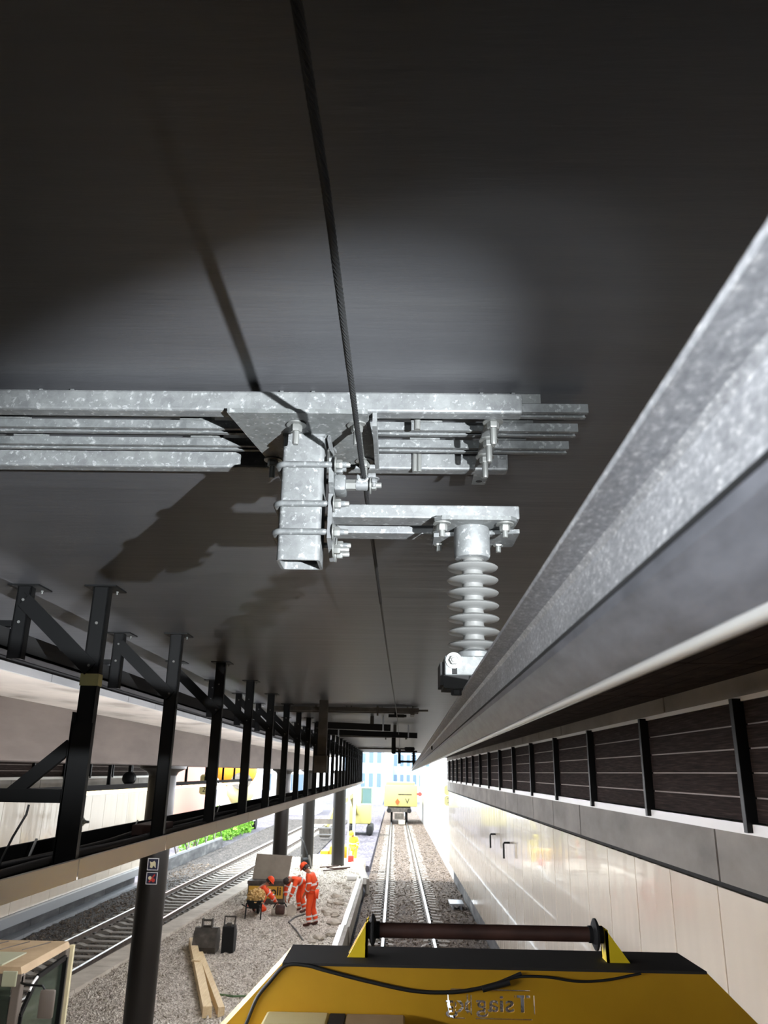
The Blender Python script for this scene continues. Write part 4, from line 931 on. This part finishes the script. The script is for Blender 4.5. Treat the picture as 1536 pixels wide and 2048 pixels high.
fr_ = MB(); fr_.bar((xr+.005, yf+.08, -3.5), (xr+.005, yf+.08, zt-.45), .03, .05); fr_.bar((xr+.005, yf+.08, zt-.45), (xr+.005, yf+.40, zt-.17), .03, .05); fr_.bar((xr+.005, yf+.40, zt-.17), (xr+.005, yb2-.14, zt-.13), .03, .05); fr_.bar((xr+.005, yb2-.14, zt-.13), (xr+.005, yb2-.14, -3.5), .03, .05); dr = fr_.build('door_frame', 'black', e)
MB().prism([(yf+.10, -3.4), (yf+.10, zt-.46), (yf+.41, zt-.19), (yb2-.16, zt-.15), (yb2-.16, -3.4)], xr-.02, xr-.012, 'x').build('door_glass', 'glass', e)
MB().box(xl+.1, xr-.1, yf+.01, yf+.018, -3.4, zt-.16).build('windscreen', 'glass', e)
MB().box(xl, xr, yf, yb2, -3.75, -3.4, .03).box(xl-.1, xr+.1, yf-.1, yb2+.6, -3.95, -3.7, .03).build('lower_body', 'cab', e)
MB().box(-4.75, -4.25, 9.5, 9.95, -3.4, -3.0, .05).box(-4.75, -4.25, 9.85, 10.02, -3.0, -2.45, .06).build('seat', 'blackm', e, smooth=40)
MB().tube([(xr-.02, yf+.02, -2.10), (xr+.10, yf-.08, -2.10), (xr+.26, yf-.08, -2.105), (xr+.285, yf-.08, -2.13), (xr+.285, yf-.085, -2.28)], .011, 8).build('mirror_bracket', 'black', e); MB().box(xr+.25, xr+.405, yf-.11, yf-.06, -2.39, -2.135, .02).build('mirror', 'cab', e, smooth=40)
MB().tube([(xr+.012, yf+.22, zt-.26), (xr+.012, yf+.28, zt-.20), (xr+.02, yf+.36, zt-.16)], .014, 8).build('grab_handle', 'white', e); MB().bar((xr+.012, yb2+.01, zt-.03), (xr+.012, yb2+.01, -3.5), .05, .05).build('edge_strip', 'cream', e)
for x in (xl-.02, xr-.2): MB().box(x, x+.3, yf-.4, yb2+.5, -4.35, -3.95, .12).build('crawler_track', 'blackm', e, smooth=40)

# ------------------------------------------------------------------ things on the right wall
for y, lab in ((19.2, 'black bent handle on the white cladding, nearer of two'), (21.8, 'black bent handle on the white cladding, farther of two')):
    tag(MB().tube([(2.62, y, -1.47), (2.50, y, -1.47), (2.48, y, -1.50), (2.48, y, -1.80)], .022, 8).build('wall_handle', 'black', smooth=50), lab, 'handle', 'handles on the right wall')
tag(MB().box(2.10, 2.62, 32.2, 33.2, -4.66, -4.60).box(2.2, 2.26, 32.3, 33.1, -4.95, -4.64).box(2.5, 2.56, 32.3, 33.1, -4.95, -4.64).build('step_grating', 'silver'), 'small pale metal step beside the ballast at the foot of the right wall', 'step')
def number_sign(x, y, z, s, txt, label, pole=None):
    e = empty('number_sign', (x, y, z-s), label, 'sign', 'yellow number signs')
    k = .38*s; P = [(x-s, z-s+k), (x-s+k, z-s), (x+s-k, z-s), (x+s, z-s+k), (x+s, z+s-k), (x+s-k, z+s), (x-s+k, z+s), (x-s, z+s-k)]
    MB().prism(P, y, y+.02).build('sign_plate', 'signy', e)
    text_mesh(txt, s*1.5, .003, 'ink', 'digit', e, (x, y-.003, z), FACE)
    if pole: MB().box(x-.02, x+.02, y+.02, y+.06, z-s, pole).build('bracket', 'silver', e)
number_sign(2.72, 41.6, -.80, .24, '1', 'pale yellow eight-sided number sign at the end of the right wall, upper of two', -.4)
number_sign(2.72, 41.6, -1.30, .24, '2', 'pale yellow eight-sided sign with number 2 at the end of right wall, lower of two', -.9)
number_sign(-8.45, 36.5, -.42, .20, '1', 'pale yellow number sign seen right of the nearest round column, upper of two', .88)
number_sign(-8.45, 36.5, -.86, .20, '2', 'pale yellow sign with number 2 seen right of nearest round column, lower of two', -.5)

# ------------------------------------------------------------------ outside in daylight
struct(MB().box(2.9, 3.6, 41.2, 92, -5.0, -.1).build('wall_outer', 'white'))
e = empty('rail_vehicle', (.45, 84, -4.66), 'yellow rail vehicle standing on the right-hand track in the daylight outside', 'rail vehicle')
MB().box(-1.05, 2.25, 82.6, 90, -3.2, -1.2, .06).build('body', 'paley', e, smooth=40); MB().box(-.9, 2.0, 82.8, 86, -1.25, -.9, .05).build('roof', 'paley', e)
MB().prism([(.05, -2.75), (.28, -2.45), (.5, -2.75), (.28, -3.05)], 82.5, 82.6).build('warning_diamond', 'diamond', e); text_mesh('V', .7, .01, 'ink', 'marking', e, (1.25, 82.58, -2.7), FACE)
MB().box(.35, 1.7, 82.57, 82.6, -2.1, -2.02).build('lettering_strip', 'ink', e)
MB().box(-.7, 1.6, 82.4, 89, -3.7, -3.3).box(.0, .9, 81.6, 82.4, -4.3, -3.8).build('underframe', 'steel_d', e)
for x in (-.30, 1.20):
    for y in (83.4, 88): MB().lathe([(.45, -.1), (.5, -.08), (.46, .0), (.46, .1), (.1, .1)], (x, y, -4.2), (1, 0, 0), 24).build('wheel', 'blackm', e, smooth=40)
for x in (-.55, 1.45): MB().cyl((x, 82.0, -3.55), (x, 82.6, -3.55), .12).lathe([(.22, 0), (.22, .06)], (x, 81.95, -3.55), (0, 1, 0), 20).build('buffer', 'blackm', e)
MB().lathe([(.16, 0), (.2, .1)], (2.5, 82.4, -2.0), (0, -1, 0), 20).box(2.2, 2.5, 82.5, 82.6, -2.1, -1.9).build('tail_lamp', 'redw', e)
tag(MB().bar((.4, 81.0, -4.55), (1.0, 81.0, -4.55), .4, .35).build('wheel_chock', 'cream'), 'small cream block between the rails in front of the yellow rail vehicle', 'block')
# digger outside
e = empty('tracked_digger', (-3.2, 66, -4.7), 'yellow tracked digger with bent boom outside, left of the rail vehicle', 'digger')
MB().box(-3.6, -1.9, 66, 69, -3.9, -2.5, .1).build('house', 'paley', e, smooth=40); MB().box(-2.7, -1.8, 66, 68, -2.5, -1.2, .08).build('cab', 'glass', e)
for x in (-3.7, -2.2): MB().box(x, x+.5, 65.5, 69.5, -4.72, -3.95, .2).build('crawler_track', 'blackm', e, smooth=40)
MB().bar((-3.0, 66, -3.1), (-3.3, 63.5, -1.7), .28, .35).bar((-3.3, 63.5, -1.7), (-4.4, 61.2, -2.6), .24, .3).build('boom', 'paley', e); MB().bar((-4.4, 61.2, -2.6), (-4.9, 60.6, -3.8), .2, .26).build('stick', 'paley', e); MB().box(-5.4, -4.6, 60.2, 61.0, -4.5, -3.8, .1).build('bucket', 'steel_d', e)
# yellow hand machine / person beside track
pose = dict(stand); person('person in yellow hi-vis jacket standing outside left of the right-hand track', (-2.15, 45.2, -4.74), R(150), pose, helmet='hiyellow', suit='hiyellow')
e = empty('red_pump', (-2.2, 43.2, -4.36), 'small red and white pump at the end of the platform', 'pump')
MB().box(-2.35, -2.05, 43.1, 43.4, -4.36, -4.05, .04).build('pump_body', 'redw', e, smooth=40); MB().cyl((-2.2, 43.2, -4.05), (-2.2, 43.2, -3.85), .06).build('pump_neck', 'white', e)
# barrier zone between end columns
e = empty('site_barrier', (-3.6, 42.6, -4.36), 'white site barrier frame between the two end columns', 'barrier')
MB().box(-4.4, -2.6, 42.6, 42.68, -4.25, -3.98).build('lower_board', 'white', e); MB().box(-4.5, -2.6, 42.6, 42.66, -2.55, -2.3).build('upper_board', 'concrete', e)
for x in (-4.55, -4.42, -2.38): MB().box(x, x+.07, 42.58, 42.66, -4.36, -.6).build('upright', 'white', e)
MB().box(-4.4, -2.6, 42.62, 42.66, -2.75, -2.7).box(-4.4, -2.6, 42.62, 42.66, -3.05, -3.02).build('wire', 'silver', e)
e = empty('compressor', (-3.1, 46, -4.72), 'yellow compressor behind the white barrier', 'compressor')
MB().box(-3.5, -2.5, 45.8, 47.2, -4.5, -3.85, .08).build('casing', 'yellow', e, smooth=40); MB().box(-4.0, -3.55, 45.9, 46.6, -4.5, -4.1, .05).build('engine', 'yellow', e, smooth=40); MB().cyl((-3.3, 46.5, -4.55), (-2.7, 46.5, -4.55), .17).build('wheel', 'blackm', e)
e = empty('striped_pole', (-4.25, 44.0, -4.36), 'red and white striped pole leaning beside the barrier', 'pole')
for k in range(4): MB().cyl((-4.45+k*.055, 44.2, -4.36+k*.42), (-4.395+k*.055, 44.2, -4.36+(k+1)*.42), .06).build('stripe', 'redw' if k % 2 == 0 else 'white', e)
e = empty('hose_reel', (-4.05, 40.6-.9, -4.36), 'grey hose reel at the foot of the end column', 'hose reel')
for x in (-4.3, -3.95): MB().lathe([(.22, -.03), (.30, -.03), (.30, .03), (.22, .03)], (x, 39.9, -4.04), (1, 0, .2), 22).build('reel_side', 'steel_d', e, smooth=40)
MB().cyl((-4.3, 39.9, -4.04), (-3.95, 39.9, -4.0), .16).build('hose_coil', 'cableblk', e)
tag(MB().tube(catm([(-4.0, 39.8, -4.1), (-4.1, 39.9, -3.7), (-4.3, 40.0, -3.2), (-4.5, 40.3, -3.0)]), .03, 7).build('hose', 'cableblk', smooth=60), 'dark hose rising from the hose reel to the end column', 'hose')
for i, (x, y, x2, y2) in enumerate(((-3.2, 38.6, -2.2, 39.6), (-3.1, 39.4, -2.3, 38.9), (-3.4, 39.1, -2.6, 39.9), (-2.7, 38.4, -2.0, 38.9))):
    tag(MB().bar((x, y, -4.27+.04*i), (x2, y2, -4.27+.04*i), .05, .05).build('scrap_bar', 'rust'), 'brown scrap bar in the loose heap at the foot of the right end column', 'scrap', 'scrap bars in the heap')
# left outside: truss parapet, shrub, drum, facades
e = empty('truss_parapet', (-11, 47, -5), 'pale steel truss parapet beyond the far wall', 'parapet')
MB().box(-11.2, -11.0, 37.5, 54, -4.9, -4.2).build('base_wall', 'conc_dark', e); MB().bar((-11.1, 37.5, -3.0), (-11.1, 54, -3.0), .1).bar((-11.1, 37.5, -4.15), (-11.1, 54, -4.15), .1).build('chord', 'silver', e)
b = MB(); y = 37.5; k = 0
while y < 53: b.bar((-11.1, y, -4.15 if k % 2 else -3.0), (-11.1, y+1.1, -3.0 if k % 2 else -4.15), .05); y += 1.1; k += 1
b.build('diagonals', 'steel_d', e)
e = empty('shrub', (-11.4, 57, -5), 'bright green shrub bank beside the left-hand track outside', 'shrub')
b = MB(); rg = np.random.default_rng(5); cl = [(-12.7+rg.normal()*.25, 54+i*1.5, -4.1+rg.normal()*.25, rg.uniform(.8, 1.25)) for i in range(12)]
for k in range(5200):
    cx, cy, cz, cr = cl[rg.integers(12)]; d = rg.normal(size=3); d /= np.linalg.norm(d); p = Vector((cx, cy, cz))+Vector(d)*cr*(.6+.4*rg.random())
    p.z = max(p.z, -4.95); u = Vector(rg.normal(size=3)).normalized(); w = u.cross(Vector(rg.normal(size=3))).normalized(); s = rg.uniform(.06, .13)
    q = [b.bm.verts.new(p+v) for v in (u*s*1.6, w*s*.6, -u*s*1.6, -w*s*.6)]; b.bm.faces.new(q)
b.build('foliage', 'leaf', e)
b = MB()
for cx, cy, cz, cr in cl: b.tube([(cx, cy, -5), (cx+.1, cy, cz)], .05, 6)
b.build('stem', 'bark', e)
e = empty('mixer_drum', (-13.6, 72, -1.6), 'amber round drum on a cream hopper outside, seen between two hangers', 'mixer')
b = MB(); b.lathe([(.3, -1.4), (1.55, -.9), (1.95, 0), (1.55, .9), (.6, 1.5)], (-14.0, 72.0, .25), (.3, -.6, .35), 28); b.build('drum', 'orangetank', e, smooth=50)
MB().lathe([(.8, -1.1), (1.15, -.5), (1.2, .2), (.8, .7)], (-13.2, 70.8, -1.55), (.1, -.4, 1), 28).build('hopper', 'amberd', e, smooth=50); MB().lathe([(.8, 0), (.86, .12)], (-13.05, 69.9, -.95), (.1, -.75, .6), 26).build('hopper_mouth', 'steel_d', e)
MB().box(-15.2, -12.4, 71.5, 76, -4.3, -2.4, .05).build('carrier', 'white', e)
for y in (72.5, 75): MB().cyl((-15.2, y, -4.45), (-12.4, y, -4.45), .55, 20).build('wheel', 'blackm', e)
def building(x0, x1, y0, y1, z1, m, label, nx, nz):
    e = empty('building', ((x0+x1)/2, y0, -5), label, 'building', 'buildings beyond the tracks')
    MB().box(x0, x1, y0, y1, -5, z1).build('walls', m, e); MB().box(x0-.3, x1+.3, y0-.3, y1+.3, z1, z1+.4).build('roof', 'silver', e)
    dx = (x1-x0)/nx; dz = (z1+3)/nz
    for i in range(nx):
        for j in range(nz): MB().box(x0+dx*(i+.25), x0+dx*(i+.75), y0-.08, y0, -3+dz*(j+.2), -3+dz*(j+.75)).build('window', 'bwin', e)
building(-16, -9.5, 100, 110, 4.0, 'white', 'long white building beyond the tracks, left of the tunnel mouth centre', 5, 2)
building(-8.5, -2.0, 135, 150, 4.5, 'blue', 'pale blue block behind the yellow rail vehicle, left of it', 5, 2)
building(-.5, 6.5, 150, 165, 4.0, 'blue', 'pale blue block directly behind the yellow rail vehicle', 6, 2)
building(-26, -18, 66, 80, 6.0, 'pink', 'pink facade beyond the left-hand track, seen beside the nearest column', 3, 2)
for i, (x, y, lab) in enumerate(((-2.9, 60, 'thin overhead line mast just outside the tunnel mouth'), (3.1, 98, 'overhead line mast behind the rail vehicle on its right'), (-5.2, 92, 'overhead line mast left behind the rail vehicle'))):
    e = empty('line_mast', (x, y, -5), lab, 'mast', 'overhead line masts outside')
    MB().box(x-.1, x+.1, y-.1, y+.1, -5, 4.5).build('mast', 'silver', e); MB().bar((x, y, 2.2), (x+(2.2 if x < 0 else -2.2), y, 2.0), .07).bar((x, y, 3.2), (x+(2.2 if x < 0 else -2.2), y, 2.05), .05).build('bracket', 'silver', e)
